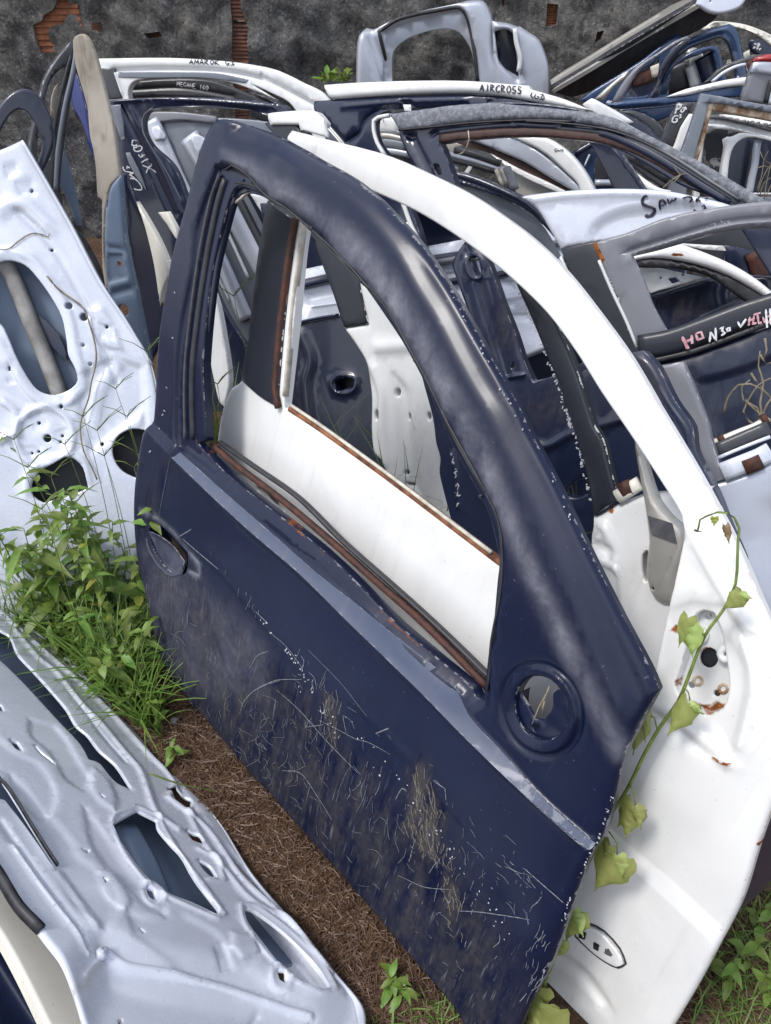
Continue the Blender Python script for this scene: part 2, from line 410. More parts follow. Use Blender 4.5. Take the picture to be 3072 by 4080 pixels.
    # orientation
    a, b, c = V2[F2[:, 0]], V2[F2[:, 1]], V2[F2[:, 2]]; ar = (b[:, 0] - a[:, 0]) * (c[:, 1] - a[:, 1]) - (b[:, 1] - a[:, 1]) * (c[:, 0] - a[:, 0])
    F2[ar < 0] = F2[ar < 0][:, ::-1]; F2 = F2[np.abs(ar) > 1e-12]
    base = sum((fn(V2) for fn, _ in fns), np.zeros(len(V2)))
    d = base.copy() + lift; edge = np.full(len(V2), 1e9)
    for li, lp in enumerate(loops):
        rr = roll if li == 0 else hroll; dd = segdist(V2, lp, True); edge = np.minimum(edge, dd)
        if rr > 0:
            x = np.clip(dd / rr, 0, 1); d -= rr * (1 - np.sqrt(np.clip(1 - (1 - x) ** 2, 0, 1)))
    at_ = {'edge': np.minimum(edge, .05)}
    for key in ('rust', 'dirt', 'film'): at_[key] = np.zeros(len(V2))
    for key, fac in masks: at_[key] = np.maximum(at_[key], fac(pl)(V2))
    front = pl.xyz(V2, d); n = len(V2)
    # boundary edges -> skirt and back
    from collections import Counter
    ec = Counter(); dirn = {}
    for f in F2:
        for i in range(3):
            e = (f[i], f[(i + 1) % 3]); ky = (min(e), max(e)); ec[ky] += 1; dirn[ky] = e
    be = [dirn[k_] for k_, c_ in ec.items() if c_ == 1]
    backv = pl.xyz(V2, base + lift - th)
    bv = sorted({v for e in be for v in e}); bi = {v: i for i, v in enumerate(bv)}; m_ = len(bv)
    V = np.vstack([front, backv, front[bv], backv[bv]])
    F = [tuple(f) for f in F2] + [(f[2] + n, f[1] + n, f[0] + n) for f in F2]
    for a_, b_ in be: F.append((2 * n + bi[b_], 2 * n + bi[a_], 2 * n + m_ + bi[a_], 2 * n + m_ + bi[b_]))
    A = {k_: np.concatenate([v_, v_ * 0 + (.05 if k_ == 'edge' else 0), v_[bv] + (.0024 if k_ == 'edge' else 0), v_[bv] + (.02 if k_ == 'edge' else 0)]) for k_, v_ in at_.items()}
    uv = V2 + (uvseed if uvseed is not None else rng.uniform(-5, 5, 2)); UV = np.vstack([uv, uv, uv[bv], uv[bv] + .01])
    evalf = lambda p: sum((fn(p) for fn, _ in fns), np.zeros(len(p))) + lift
    return V, F, UV, A, evalf
def mpoly(s, soft=.02, v=1.0):      # mask: inside polygon with soft rim
    def f(pl):
        g = smooth(pl.uv(P(s)), True, .02)
        def fn(p): sdv = segdist(p, g, True); return v * sstep(np.where(inside(p, g), sdv, -sdv) / soft + .5)
        return fn
    return f
def mline(s, w=.01, v=1.0, closed=False):
    def f(pl):
        g = smooth(pl.uv(P(s)), closed, .01); return lambda p: v * np.exp(-(segdist(p, g, closed) / w) ** 2)
    return f
def mall(v): return lambda pl: (lambda p: np.full(len(p), float(v)))

class Door:
    def __init__(s, name, label, cat, pl, mat_, group=None):
        s.pl = pl; s.m = mat_; s.ev = lambda p: np.zeros(len(p)); s.main = None; s.parts = {}
        s.t = None; s.meta = (name, label, cat, group)
    def _root(s, out):
        if s.t is None:
            q = s.pl.xyz(s.pl.uv(P(out) if isinstance(out, str) else out), 0.0); k = q[q[:, 2].argmin()]
            c = q.mean(0); s.t = thing(s.meta[0], s.meta[1], s.meta[2], (c[0], c[1], max(0, k[2])), s.meta[3])
    def panel(s, part, out, holes=(), m=None, dz=0.0, main=False, **kw):
        s._root(out); pl = s.pl if dz == 0 else s.pl.back(-dz)
        V, F, UV, A, ev = panel_mesh(pl, out, holes, **kw)
        o = mesh_obj(part, V, F, m or s.m, s.t, uvs=UV, attrs=A); _WL[o.name] = _WL[s.t.name]; s.parts[part] = o
        if main: s.ev = ev; s.main = o
        return o
    def bar(s, part, line, w=.01, h=.01, dz=0.0, m=None, closed=False, parent=None, follow=True, rnd=True, taper=False):
        pl = s.pl; q = smooth(pl.uv(P(line) if isinstance(line, str) else line), closed, .018); n = len(q)
        tn = np.gradient(q, axis=0) if not closed else np.roll(q, -1, 0) - np.roll(q, 1, 0)
        tn /= np.linalg.norm(tn, axis=1)[:, None] + 1e-12; nn = np.stack([-tn[:, 1], tn[:, 0]], 1)
        base = (s.ev(q) if follow else 0) + dz
        prof = [(-.5, -.5), (-.5, .2), (-.28, .5), (.28, .5), (.5, .2), (.5, -.5)] if rnd else [(-.5, -.5), (-.5, .5), (.5, .5), (.5, -.5)]
        k = len(prof); V = []
        tp = np.minimum(1, np.minimum(np.arange(n), np.arange(n)[::-1]) / 3 + .25) if taper else np.ones(n)
        for x, y in prof: V.append(pl.xyz(q + nn * (x * w) * tp[:, None], base + y * h))
        V = np.stack(V, 1).reshape(-1, 3); F = []
        for i in range(n if closed else n - 1):
            j = (i + 1) % n
            for a in range(k): b = (a + 1) % k; F.append((i * k + a, i * k + b, j * k + b, j * k + a))
        if not closed: F.append(tuple(range(k))[::-1]); F.append(tuple((n - 1) * k + a for a in range(k)))
        arc = np.repeat(np.concatenate([[0], np.cumsum(np.linalg.norm(np.diff(q, axis=0), axis=1))]), k)
        UV = np.stack([arc, np.tile(np.arange(k) * .01, n)], 1) + rng.uniform(-3, 3, 2)
        return mesh_obj(part, V, F, m or s.m, parent if parent is not None else s.t, uvs=UV, attrs={'edge': np.full(len(V), .05), 'rust': np.zeros(len(V)), 'dirt': np.zeros(len(V))})
    def strokes(s, part, lines, m, w=.004, h=.0008, dz=.0012, label=None, stuff=False, on_=None):
        """pen strokes, each a thin ribbon riding on the panel; one object"""
        VV, FF = [], []; k0 = 0
        for ln in lines:
            ww = w * (.6 if m.name.endswith('ink') or 'chalk' in m.name else 1)
            if isinstance(ln, tuple): ln, ww = ln; ww *= (.6 if m.name.endswith('ink') else 1)
            q = smooth(s.pl.uv(P(ln) if isinstance(ln, str) else ln), False, .006, 70); n = len(q)
            if n < 2: continue
            tn = np.gradient(q, axis=0); tn /= np.linalg.norm(tn, axis=1)[:, None] + 1e-12; nn = np.stack([-tn[:, 1], tn[:, 0]], 1)
            tp = np.interp(np.arange(n), [0, max(1, n * .2), n * .8, n], [.55, 1, 1, .4]) * (1 + .18 * np.sin(np.arange(n) * 2.1))
            b = s.ev(q) + dz
            A_ = s.pl.xyz(q + nn * (ww / 2) * tp[:, None], b); B_ = s.pl.xyz(q - nn * (ww / 2) * tp[:, None], b); C_ = s.pl.xyz(q, b + h)
            V = np.stack([A_, C_, B_], 1).reshape(-1, 3); VV.append(V)
            for i in range(n - 1):
                for a in (0, 1): FF.append((k0 + i * 3 + a, k0 + i * 3 + a + 1, k0 + i * 3 + a + 4, k0 + i * 3 + a + 3))
            k0 += len(V)
        o = mesh_obj(part, np.vstack(VV), FF, m, on_ if on_ is not None else (s.main or s.t))
        if stuff: o['kind'] = 'stuff'
        return o
FONT = dict(A=[[(0, 0), (.5, 1), (1, 0)], [(.2, .4), (.8, .4)]], M=[[(0, 0), (.1, 1), (.5, .3), (.9, 1), (1, 0)]], R=[[(0, 0), (0, 1), (.8, .85), (.1, .5), (1, 0)]],
            O=[[(.5, 1), (0, .5), (.5, 0), (1, .5), (.5, 1)]], K=[[(0, 1), (0, 0)], [(.9, 1), (0, .5), (1, 0)]], G=[[(1, .8), (.5, 1), (0, .5), (.5, 0), (1, .3), (.5, .4)]],
            E=[[(1, 1), (0, .95), (0, 0), (1, 0)], [(0, .5), (.8, .5)]], N=[[(0, 0), (0, 1), (1, 0), (1, 1)]], I=[[(.5, 1), (.4, 0)]], C=[[(1, .9), (.3, .9), (0, .4), (.5, 0), (1, .2)]],
            S=[[(1, .9), (.2, .9), (.2, .55), (.9, .4), (.6, 0), (0, .1)]], X=[[(0, 0), (1, 1)], [(0, 1), (1, 0)]])
FONT.update({'1': [[(.3, .8), (.6, 1), (.5, 0)]], '6': [[(.8, 1), (.1, .5), (.4, 0), (.9, .3), (.2, .45)]], '0': FONT['O'], '3': [[(0, 1), (.9, .8), (.3, .5), (.9, .2), (0, 0)]], '2': [[(0, .8), (.6, 1), (.8, .6), (0, 0), (1, 0)]], '(': [[(.8, 1.2), (.3, .5), (.8, -.2)]], ')': [[(.2, 1.2), (.7, .5), (.2, -.2)]]})
def write(text, p0, p1, hgt):
    """hand lettering along a line from p0 to p1 (tile pixels); returns strokes"""
    a, b = P(p0)[0], P(p1)[0]; T = TILE[p0.split()[0]]; e = (b - a) / len(text); up = np.array((e[1], -e[0])) / np.linalg.norm(e) * hgt * T[2]; o = []
    for i, ch in enumerate(text):
        for st in FONT.get(ch, []):
            o.append(np.array([a + e * (i + .08 + .78 * x) + up * (y + rng.uniform(-.06, .06)) for x, y in st]))
    return o
# ================================================================ setting
def grid_sheet(name, x0, x1, y0, y1, step, zf, m):
    xs = np.arange(x0, x1 + step / 2, step); ys = np.arange(y0, y1 + step / 2, step); X, Y = np.meshgrid(xs, ys); Z = zf(X, Y)
    V = np.stack([X, Y, Z], 2).reshape(-1, 3); nx, ny = len(xs), len(ys); i = np.arange(nx * ny).reshape(ny, nx)
    F = np.stack([i[:-1, :-1], i[:-1, 1:], i[1:, 1:], i[1:, :-1]], 2).reshape(-1, 4)
    return mesh_obj(name, V, F, m)
def gz(X, Y):
    return (.012 * np.sin(3.1 * X + 1.3 * Y) + .009 * np.sin(5.7 * Y - 2.3 * X + 1) + .005 * np.sin(13 * X + 4 * Y) + .004 * np.sin(17 * Y - 9 * X)) - .01
m, t, b = mat('soil'); g = t.nodes.new('ShaderNodeTexCoord').outputs['Object']
n1, n2, n3 = noise(t, g, 2.2, 6, .6), noise(t, g, 38, 6, .75), noise(t, g, 160, 4, .7)
c = mixc(t, ramp(t, n1, .35, .65), (.090, .047, .030), (.13, .080, .050)); c = mixc(t, ramp(t, n2, .4, .68), c, (.045, .03, .02)); c = mixc(t, ramp(t, n3, .6, .72), c, (.24, .17, .12))
L(t, c, b.inputs['Base Color']); b.inputs['Roughness'].default_value = .95; b.inputs['Specular IOR Level'].default_value = .2
bp = t.nodes.new('ShaderNodeBump'); bp.inputs['Strength'].default_value = .9; bp.inputs['Distance'].default_value = .012
L(t, mathn(t, 'ADD', n2, mathn(t, 'MULTIPLY', n3, .5)), bp.inputs['Height']); L(t, bp.outputs[0], b.inputs['Normal']); M['soil'] = m
gr = grid_sheet('ground', -2.4, 3.2, -1.2, 4.6, .03, gz, M['soil']); gr['kind'] = 'structure'
gf = grid_sheet('far_ground', -60, 60, -60, 60, 10, lambda X, Y: X * 0 - .06, M['soil']); gf['kind'] = 'structure'

# ---- rear wall: mould-black render, brick showing where it has fallen off
m, t, b = mat('mouldy_render'); g = t.nodes.new('ShaderNodeTexCoord').outputs['Object']
n1, n2, n3, n4 = noise(t, g, 1.6, 5, .6), noise(t, g, 9, 6, .7, .8), noise(t, g, 55, 5, .75), noise(t, g, 120, 3, .6)
c = mixc(t, ramp(t, n2, .36, .62), (.060, .059, .060), (.21, .20, .18)); c = mixc(t, ramp(t, n1, .42, .62), c, (.09, .09, .095))
c = mixc(t, ramp(t, n3, .52, .66), c, (.26, .25, .23)); c = mixc(t, ramp(t, n4, .66, .72), c, (.55, .55, .55)); c = mixc(t, ramp(t, n3, .42, .32), c, (.012, .012, .014))
mp_ = t.nodes.new('ShaderNodeMapping'); L(t, g, mp_.inputs[0]); mp_.inputs['Scale'].default_value = (5, 1, .6)
c = mixc(t, mathn(t, 'MULTIPLY', ramp(t, noise(t, mp_.outputs[0], 1.3, 4, .6), .5, .7), .6), c, (.018, .02, .024))
L(t, c, b.inputs['Base Color']); b.inputs['Roughness'].default_value = .85; b.inputs['Specular IOR Level'].default_value = .35
bp = t.nodes.new('ShaderNodeBump'); bp.inputs['Strength'].default_value = 1.0; bp.inputs['Distance'].default_value = .02
L(t, mathn(t, 'ADD', n3, mathn(t, 'MULTIPLY', n2, 1.2)), bp.inputs['Height']); L(t, bp.outputs[0], b.inputs['Normal']); M['render'] = m
M['brick'] = simple('terracotta_brick', (.20, .075, .035), .85, (.34, .13, .065), 25, bump=.5)
M['brickd'] = simple('dirty_terracotta', (.085, .045, .035), .9, (.22, .095, .06), 14, bump=.5)
WY = 4.4
wpl = Plane((0, WY, 0), (0, -1, 0))
def wpx(X, Z):      # wall metres -> photo px
    v = np.array((X, WY, Z)) - CC; f = v @ CF; return 'Q'
wall = thing('rendered_wall', 'mould-blackened cement wall behind all the doors, with orange brick showing through', 'wall', (0, WY, 0))
brick_px = ['a 345,0 400,0 440,60 400,95 380,140 300,165 290,210 315,322 245,322 215,240 195,150 250,130 265,90 320,60',
            'a 545,150 600,138 590,190 550,185', 'c 315,20 380,25 372,150 305,160 310,90', 'c 615,190 660,185 640,240 600,260',
            'a 1385,-30 1445,-30 1455,90 1490,170 1495,330 1500,520 1500,760 1420,760 1410,500 1398,350 1400,200', 'c 45,0 60,0 58,40 46,40', 'a 870,200 960,190 980,220 900,235']
wv = np.array([(-3.6, -.2), (5.2, -.2), (5.2, 2.5), (-3.6, 2.5)])
# wall face as a direct uv panel (outline in metres, bricks as holes)
class WP:      # adapter so that panel_mesh can take metres for the outline
    def __init__(s, pl): s.pl = pl; s.N = pl.N
    def uv(s, q): return q if q is wv else s.pl.uv(q)
    def xyz(s, a, d): return s.pl.xyz(a, d)
def rough(a, seed, sc):
    def f(pl):
        r = np.random.RandomState(seed); W = r.normal(0, 1, (26, 2)) * sc; ph = r.uniform(0, 6.3, 26); am = 1 / (np.linalg.norm(W, axis=1) / sc + .6)
        return (lambda p: a * (np.sin(p @ W.T + ph) * am).sum(1) / 4), []
    return f
V, F, UV, A, _ = panel_mesh(WP(wpl), wv, brick_px, th=.2, feats=[rough(.02, 5, 22), rough(.012, 9, 70)], res=.022, roll=.0, corner=20)
wf = mesh_obj('render_coat', V, F, M['render'], wall)
def brickp(s, m, n_g, vert=False):
    pl = wpl.back(.022); g = P(s); q = pl.uv(g); lo, hi = q.min(0), q.max(0)
    c = (lo + hi) / 2; sz = (hi - lo) * 1.25; poly = np.array([c - sz / 2, c + (sz[0] / 2, -sz[1] / 2), c + sz / 2, c + (-sz[0] / 2, sz[1] / 2)])
    rows = max(1, int(round(sz[1] / .19))); out = []
    for r_ in range(rows):
        z0, z1 = poly[0][1] + sz[1] * r_ / rows + .006, poly[0][1] + sz[1] * (r_ + 1) / rows - .006
        k = 10; Vv, Ff = [], []
        for i in range(k * 4 + 1):
            z = z0 + (z1 - z0) * i / (k * 4); dd = 0.0 if i % 4 in (0, 1) else -.007
            Vv += [(poly[0][0], z, dd), (poly[1][0], z, dd)]
        for i in range(k * 4): Ff.append((2 * i, 2 * i + 1, 2 * i + 3, 2 * i + 2))
        Vv = np.array(Vv); V3 = pl.xyz(Vv[:, :2], Vv[:, 2]); V3b = pl.xyz(Vv[:, :2], -.05 + Vv[:, 2] * 0); n = len(V3)
        Ff += [(n + 2 * i, n + 2 * i + 2, n + 2 * i + 3, n + 2 * i + 1) for i in range(k * 4)]
        Ff += [(2 * i + 2, 2 * i, n + 2 * i, n + 2 * i + 2) if False else (2 * i, 2 * i + 2, n + 2 * i + 2, n + 2 * i) for i in range(k * 4)] + [(2 * i + 3, 2 * i + 1, n + 2 * i + 1, n + 2 * i + 3) for i in range(k * 4)]
        mesh_obj('brick', np.vstack([V3, V3b]), Ff, m, wall, smooth_=False)
for i, s in enumerate(brick_px): brickp(s, M['brick'] if i in (0, 2) else M['brickd'], 8)

# ================================================================ A: navy front door, foreground
PA = Plane((-.534, 1.138, 0), (-.688, -.625, .368))
A_out = ('D 469,254 542,272 b 230,870 350,940 560,1060 720,1190 e 760,20 940,220 1100,450 1200,610 1330,840 1450,1050 1560,1250 i 150,180 300,470 430,740 560,1010 700,1290 '
         'm 780,230 880,420 938,555 895,640 830,760 745,970 690,1180 640,1363 n 925,205 870,330 820,460 760,620 700,760 610,925 D 1075,2290 1030,2345 985,2290 954,2213 868,2110 745,1959 640,1834 552,1730 516,1695 430,1588 358,1502 322,1438 308,1373 '
         '299,1309 286,1226 281,1172 281,1090 290,1011 304,939 315,914 317,899 329,792 344,684 362,577 380,505 401,430 422,344 444,283')
A_win = ('D 492,414 476,462 446,595 428,774 426,900 424,952 405,957 465,1022 542,1086 650,1172 743,1258 829,1348 918,1427 997,1495 1008,1516 1024,1521 1029,1473 1040,1402 1051,1356 1063,1261 1067,1208 1047,1118 1022,1064 972,971 931,878 918,845 '
         '864,745 814,670 771,609 735,559 710,541 635,473 575,432 530,408 505,402')
A_reveal = ('D 465,360 422,488 412,577 387,702 372,828 365,939 370,968 400,985 465,1034 542,1098 650,1184 743,1270 829,1360 918,1440 985,1502 1008,1532 1032,1532 1044,1512 1051,1409 1079,1279 1083,1190 1072,1118 1044,1061 1001,986 972,929 929,835 886,756 '
            '822,649 771,602 668,495 614,448 578,434 537,382 494,356')
A_handle = 'g 888,722 960,752 1060,850 1120,915 1118,962 1112,1010 1085,1048 1020,1040 960,990 905,900 880,800'
A_mir = circ('m 262,648', 168, 22, 198, -.25)
navy = Door('car_door_shell', 'scratched navy blue front door standing in the foreground, with round mirror hole', 'car door', PA, M['navy'])
navy.panel('outer_panel', A_out, [A_win, A_handle, A_mir], th=.022, res=.0125, roll=.012, hroll=.004, main=True,
    feats=[press(A_reveal, .010, .006), crown(.10, 'D 700,1200', .0),
           slopeband('D 318,912 380,975 597,1168 685,1226 757,1301 864,1391 972,1488 1004,1550 1079,1631 1163,1725 1280,1829', 'D 311,925 372,990 542,1151 650,1244 757,1348 793,1387 900,1488 1008,1599 1079,1663 1142,1725 1270,1838', .013, .22), ridge('D 380,977 597,1170 757,1303 864,1393 972,1490 1004,1552 1079,1633 1163,1727 1278,1829', .003, .0009), ridge('D 372,990 542,1151 650,1244 757,1348 900,1488 1008,1599 1142,1725 1270,1838', .003, .0025),
           ridge('D 380,1161 465,1226 542,1319 650,1455 757,1516 864,1624 1000,1790', .012, .0014), ridge('D 400,1290 585,1495 721,1638 864,1742 1010,1880', .016, -.0016),
           ridge(A_mir.replace('m ', 'm ') if False else circ('m 262,655', 212, 26, 246, -.25), .0055, .005, True), ridge(circ('m 262,660', 246, 26, 288, -.25), .006, -.004, True),
           
           press('D 500,278 560,302 640,338 720,388 790,442 855,520 908,612 950,678 990,755 1032,832 1068,890 1100,958 1148,1055 1196,1155 1240,1250 1282,1350 1322,1445 1352,1520 1345,1600 1420,1640 1560,1500 1400,1250 1240,920 1100,700 930,440 720,260 520,200', .014, .034),
           ridge('g 835,655 900,680 1040,790 1110,880 1190,980 1185,1050 1120,1015', .004, -.0025),
           dent('D 610,1600', .07, -.010), dent('D 880,1900', .08, -.012), dent('D 1090,1960', .04, -.006), dent('D 540,290', .05, -.008), dent('D 640,395', .03, .004), dent('b 100,900', .03, -.006), dent('D 980,1790', .05, -.005), ripple(.0012, 14, 4)],
    masks=[('dirt', mpoly('D 230,1200 330,1180 420,1260 560,1400 700,1560 900,1780 1010,1930 1090,2100 1060,2500 800,2500 500,2000 200,1600', .16, .75)), ('dirt', mpoly('D 890,1660 912,1640 925,1700 950,1760 935,1860 975,1940 985,2040 950,2040 930,1900 870,1840 860,1790', .05, 1.5)), ('dirt', mpoly('D 690,1500 730,1510 720,1640 690,1620', .03, 1.2)), ('dirt', mline('D 299,1309 358,1502 516,1695 745,1959 954,2193', .03, .9)),
           ('film', mpoly('D 480,330 560,360 700,450 830,570 940,760 1050,960 1150,1200 1320,1560 1350,1640 1330,1640 1180,1340 1060,1080 960,880 860,700 700,500 560,400', .035, .85)),
           ('film', mpoly('D 560,420 620,440 700,520 800,640 780,600 690,480', .04, .55)), ('film', mpoly('D 500,345 600,390 680,450 640,450 540,390', .04, .6)), ('film', mline('g 835,655 900,680 1040,790 1110,880 1190,980 1185,1050 1120,1030', .006, .9)), ('film', mpoly('D 300,1190 420,1260 560,1400 560,1500 400,1500 320,1400', .1, .35)), ('dirt', mline('D 372,990 300,1140 290,1250', .03, .5)),
           ('rust', mline('D 405,962 650,1176 829,1352 1000,1505', .004, .5))])
# inner shell of the lower half of the door
navy.panel('inner_panel', 'D 330,960 420,985 650,1200 829,1372 960,1480 1030,1560 1130,1490 1250,1450 1340,1530 1300,1640 1250,1780 1180,1960 1100,2140 1040,2300 990,2270 880,2100 640,1815 440,1580 350,1460 310,1330 300,1200 305,1040',
           ['D 480,1280 620,1420 760,1560 740,1640 600,1560 480,1420 440,1330', A_mir, 'g 900,740 1060,860 1110,960 1080,1040 980,990 905,880'], m=M['navy2'], dz=-.034, th=.05, res=.03, roll=.006, feats=[crown(.10, 'D 700,1200', .0)])
navy.panel('band_sky_sheen', 'D 380,978 597,1171 757,1304 864,1394 972,1491 1004,1553 1079,1634 1163,1728 1279,1830 1271,1836 1142,1723 1008,1597 900,1486 757,1346 650,1242 542,1149 372,989', m=M['sheennavy'], lift=.0007, th=.0008, res=.012, roll=0, feats=[lambda pl: (navy.ev, [])])  # overlaid strip paints the sky reflection along the stepped band
navy.bar('weatherstrip', 'D 424,958 500,1012 597,1083 690,1180 793,1274 886,1362 1018,1496', .009, .010, -.036, M['rubber'])
navy.bar('belt_rail', 'D 415,962 470,1010 560,1080 650,1158 760,1258 870,1358 1012,1506', .012, .010, -.026, M['rust'])
for ln, mm, wd, dz in (('D 478,385 462,440 438,560 415,720 402,850 398,950', 'rubber', .013, .0), ('D 487,420 470,470 446,585 424,760 418,860 418,950', 'navy2', .012, -.012), ('D 470,375 448,440 424,560 402,720 388,850 383,950', 'rubbergrey', .003, .002)):
    navy.bar('window_channel', ln, wd, .012, dz, M[mm])
navy.bar('window_groove', 'D 478,366 500,357 537,382 578,424 614,448 668,495 771,602 822,655 886,756 929,835 972,929 1001,986 1044,1061 1072,1118 1083,1190 1079,1279 1051,1409 1036,1502', .0035, .002, .004, M['rubber'])
navy.bar('window_channel', 'D 500,392 540,400 600,440 700,520 790,615 880,745 950,880 1010,990 1050,1070 1072,1150 1072,1260 1056,1370 1036,1500', .004, .003, .001, M['rubber'])
# torn seal in the top corner of the window
navy.bar('torn_seal', 't 1110,760 1180,790 1175,890 1150,1020 1230,950 1320,870 1370,850', .004, .006, -.015, M['beige'])
navy.panel('corner_gusset', 't 1180,780 1300,830 1420,900 1260,980 1190,1060 1130,1120 1145,1030 1180,900', m=M['navy3'], dz=-.02, th=.004, res=.01, roll=.002)
navy.panel('handle_bowl', 'g 878,775 960,810 1040,870 1110,965 1095,1045 1020,1055 940,985 885,880', m=M['navy'], dz=-.007, th=.003, res=.008, roll=.002, masks=[('film', mall(.35))], feats=[press('g 900,800 960,830 1030,880 1095,965 1080,1025 1020,1030 950,970 905,880', .010, .018)])
navy.panel('mirror_plate', 'm 120,500 200,620 240,700 290,710 340,640 345,540 420,500 450,640 430,800 330,860 220,830 130,720 90,600', ['m 262,745 258,762 242,782 224,762 228,745 244,738'], m=M['navy'], dz=-.022, th=.004, res=.01, roll=.004,
           feats=[dent('m 380,770', .02, -.006)], masks=[('rust', mline('m 150,740 230,810 320,840', .006, .5))])
for s in ('e 362,168', 'e 660,488', 'e 972,962', 'h 1362,575', 'h 1470,1165', 't 1105,750', 't 1310,790', 'l 1428,200'):
    navy.bar('clip', circ(s, 7, 8), .003, .004, .001, M['navy2'], closed=True)
# scratches: traced clusters of fine scores
def scr(region, n, ang, ln, spread=.25, curve=.1, w=(.0005, .0014)):
    q = P(region); lo, hi = q.min(0), q.max(0); o = []
    while len(o) < n:
        c = lo + rng.rand(2) * (hi - lo)
        if not inside(c[None], q)[0]: continue
        a = R(ang + rng.normal(0, spread * 60)); l = ln * 1.84 * (.3 + rng.rand() ** 2 * 1.4); d = np.array((math.cos(a), math.sin(a))); nn = np.array((-d[1], d[0])) * rng.normal(0, curve) * l
        o.append((np.array([c - d * l / 2, c + nn, c + d * l / 2]), rng.uniform(*w)))
    return o
S = scr('D 300,1300 420,1350 700,1650 950,1900 1000,2150 800,2000 500,1680 340,1500', 80, 60, 26, .5, .12, (.0003, .0007)) + scr('D 620,1400 900,1600 1200,1900 1150,2050 900,1900 640,1600', 60, 60, 24, .5, .12, (.0003, .0007)) + scr('D 620,1400 720,1480 760,1640 660,1600', 22, 100, 26) + scr('D 640,1550 800,1600 930,1760 880,1900 720,1740', 30, 110, 42) + scr('D 820,1860 1000,1850 1200,1950 1160,2050 1000,2100 860,2000', 34, 120, 26)
S += scr('D 1130,2030 1190,2000 1180,2120 1110,2210', 26, 120, 26, .15) + scr('D 1010,1850 1120,1850 1180,1930', 8, 40, 40) + scr('D 340,1350 520,1450 640,1750 520,1690 380,1520', 22, 115, 46, .3, .25, (.0004, .001)) + scr('D 430,1170 520,1260 600,1370 540,1330', 12, 95, 18)
S += [('D 395,1165 470,1230', .002), ('g 1070,820 1155,770', .0018), ('g 1030,330 1000,480 970,620 950,710', .0006), ('l 120,540 270,680 430,850 620,1040', .0014), ('l 340,290 530,480 700,690', .0006), ('l 390,720 500,770 620,830 700,850 830,920', .001),
      ('l 290,770 420,745', .0013), ('l 745,795 825,762', .0022), ('n 640,300 800,440', .0016), ('j 1390,700 1440,600 1540,520 1666,480', .0016), ('j 1480,400 1530,330 1600,300', .0016), ('l 130,1040 250,1060 350,1190 440,1340', .0016), ('l 0,540 120,480 290,470', .0014),
      ('n 340,490 440,490 560,510 650,520', .0014), ('n 75,350 180,400 320,400', .0012), ('l 20,60 90,130', .002), ('l 100,180 200,270 300,400', .0012), ('l 850,1200 900,1130 930,1150', .0016), ('l 1090,1080 1160,1130 1165,1200', .0014)]
navy.strokes('scratch', S, M['scratchm'], dz=.0012, h=.0004, stuff=True)
# paint gouged to primer: small flakes along rims and creases
def flecks(line, n, jit, sz, m, door, part='paint_chip'):
    q = smooth(P(line), False, 4.0); o = []
    for i in range(n):
        c = q[rng.randint(len(q))] + rng.normal(0, jit, 2); a = rng.uniform(0, 3.14); l = sz * rng.uniform(.4, 1.6)
        o.append((np.array([c - np.array((math.cos(a), math.sin(a))) * l, c, c + np.array((math.cos(a), math.sin(a))) * l]), rng.uniform(.0015, .0035)))
    return o
navy.strokes('paint_chip', flecks('D 955,615 1020,740 1090,870 1180,1040 1270,1230', 22, 5, 3, None, navy) + flecks('D 1318,1724 1280,1830 1225,1960 1160,2120', 34, 3, 2.5, None, navy) + flecks('D 560,1335 640,1440 720,1600', 40, 7, 3, None, navy)
             + flecks('D 640,1480 750,1560 1000,1900 1100,2040', 40, 26, 2.5, None, navy) + flecks('D 365,560 400,600 320,1000', 8, 10, 3, None, navy), M['chipm'], stuff=True)
MS = scr('D 890,1660 912,1640 925,1700 945,1760 935,1860 900,1880 860,1800 885,1740', 70, 84, 34, .12, .06, (.0008, .0022)) + scr('D 860,1780 950,1760 975,1940 985,1975 960,1975 900,1880', 55, 95, 20, .3, .1, (.0008, .0022)) + scr('D 940,1900 985,1930 985,2060 950,2040', 20, 88, 24, .15, .1, (.001, .002)) + scr('D 690,1500 730,1500 720,1620 700,1640', 22, 88, 26, .1, .1, (.0008, .002)) + scr('D 450,1500 620,1520 700,1700 560,1720', 50, 100, 26, .35, .25, (.0005, .0013))
navy.strokes('mud_smear', MS, M['mud'], dz=.0009, h=.0005, stuff=True)

# ================================================================ B: white front door behind it
PB = PA.back(.125)
B_out = ('D 623,279 614,304 622,312 675,345 560,700 519,821 498,838 480,881 473,911 464,975 464,1100 500,1280 600,1450 800,1700 1000,2000 1150,2290 1280,2420 1330,2400 1400,2300 1454,2213 1491,2152 1548,2047 1595,1954 1637,1829 1690,1680 1712,1560 1700,1450 1666,1355 1642,1302 '
         '1599,1201 1546,1097 1492,1000 1417,875 1413,867 1356,770 1284,670 1213,581 1141,511 1069,457 1008,417 936,380 829,333 721,304')
B_win = ('D 705,372 739,385 797,410 882,448 936,478 1008,526 1091,590 1180,675 1245,762 1300,850 1367,948 1427,1040 1463,1097 1478,1130 1478,1160 1460,1244 1438,1344 1417,1445 1411,1477 1380,1455 1230,1338 1065,1213 850,1050 700,940 628,888 612,880 632,700 655,490')
white = Door('car_door_shell', 'bare white front door directly behind the navy one, with a vine hanging over it', 'car door', PB, M['white'])
peanut = 'm 1190,100 1250,55 1310,70 1360,180 1372,250 1400,430 1405,530 1370,640 1270,685 1150,620 1090,530 1088,480 1120,380 1150,270 1190,200'
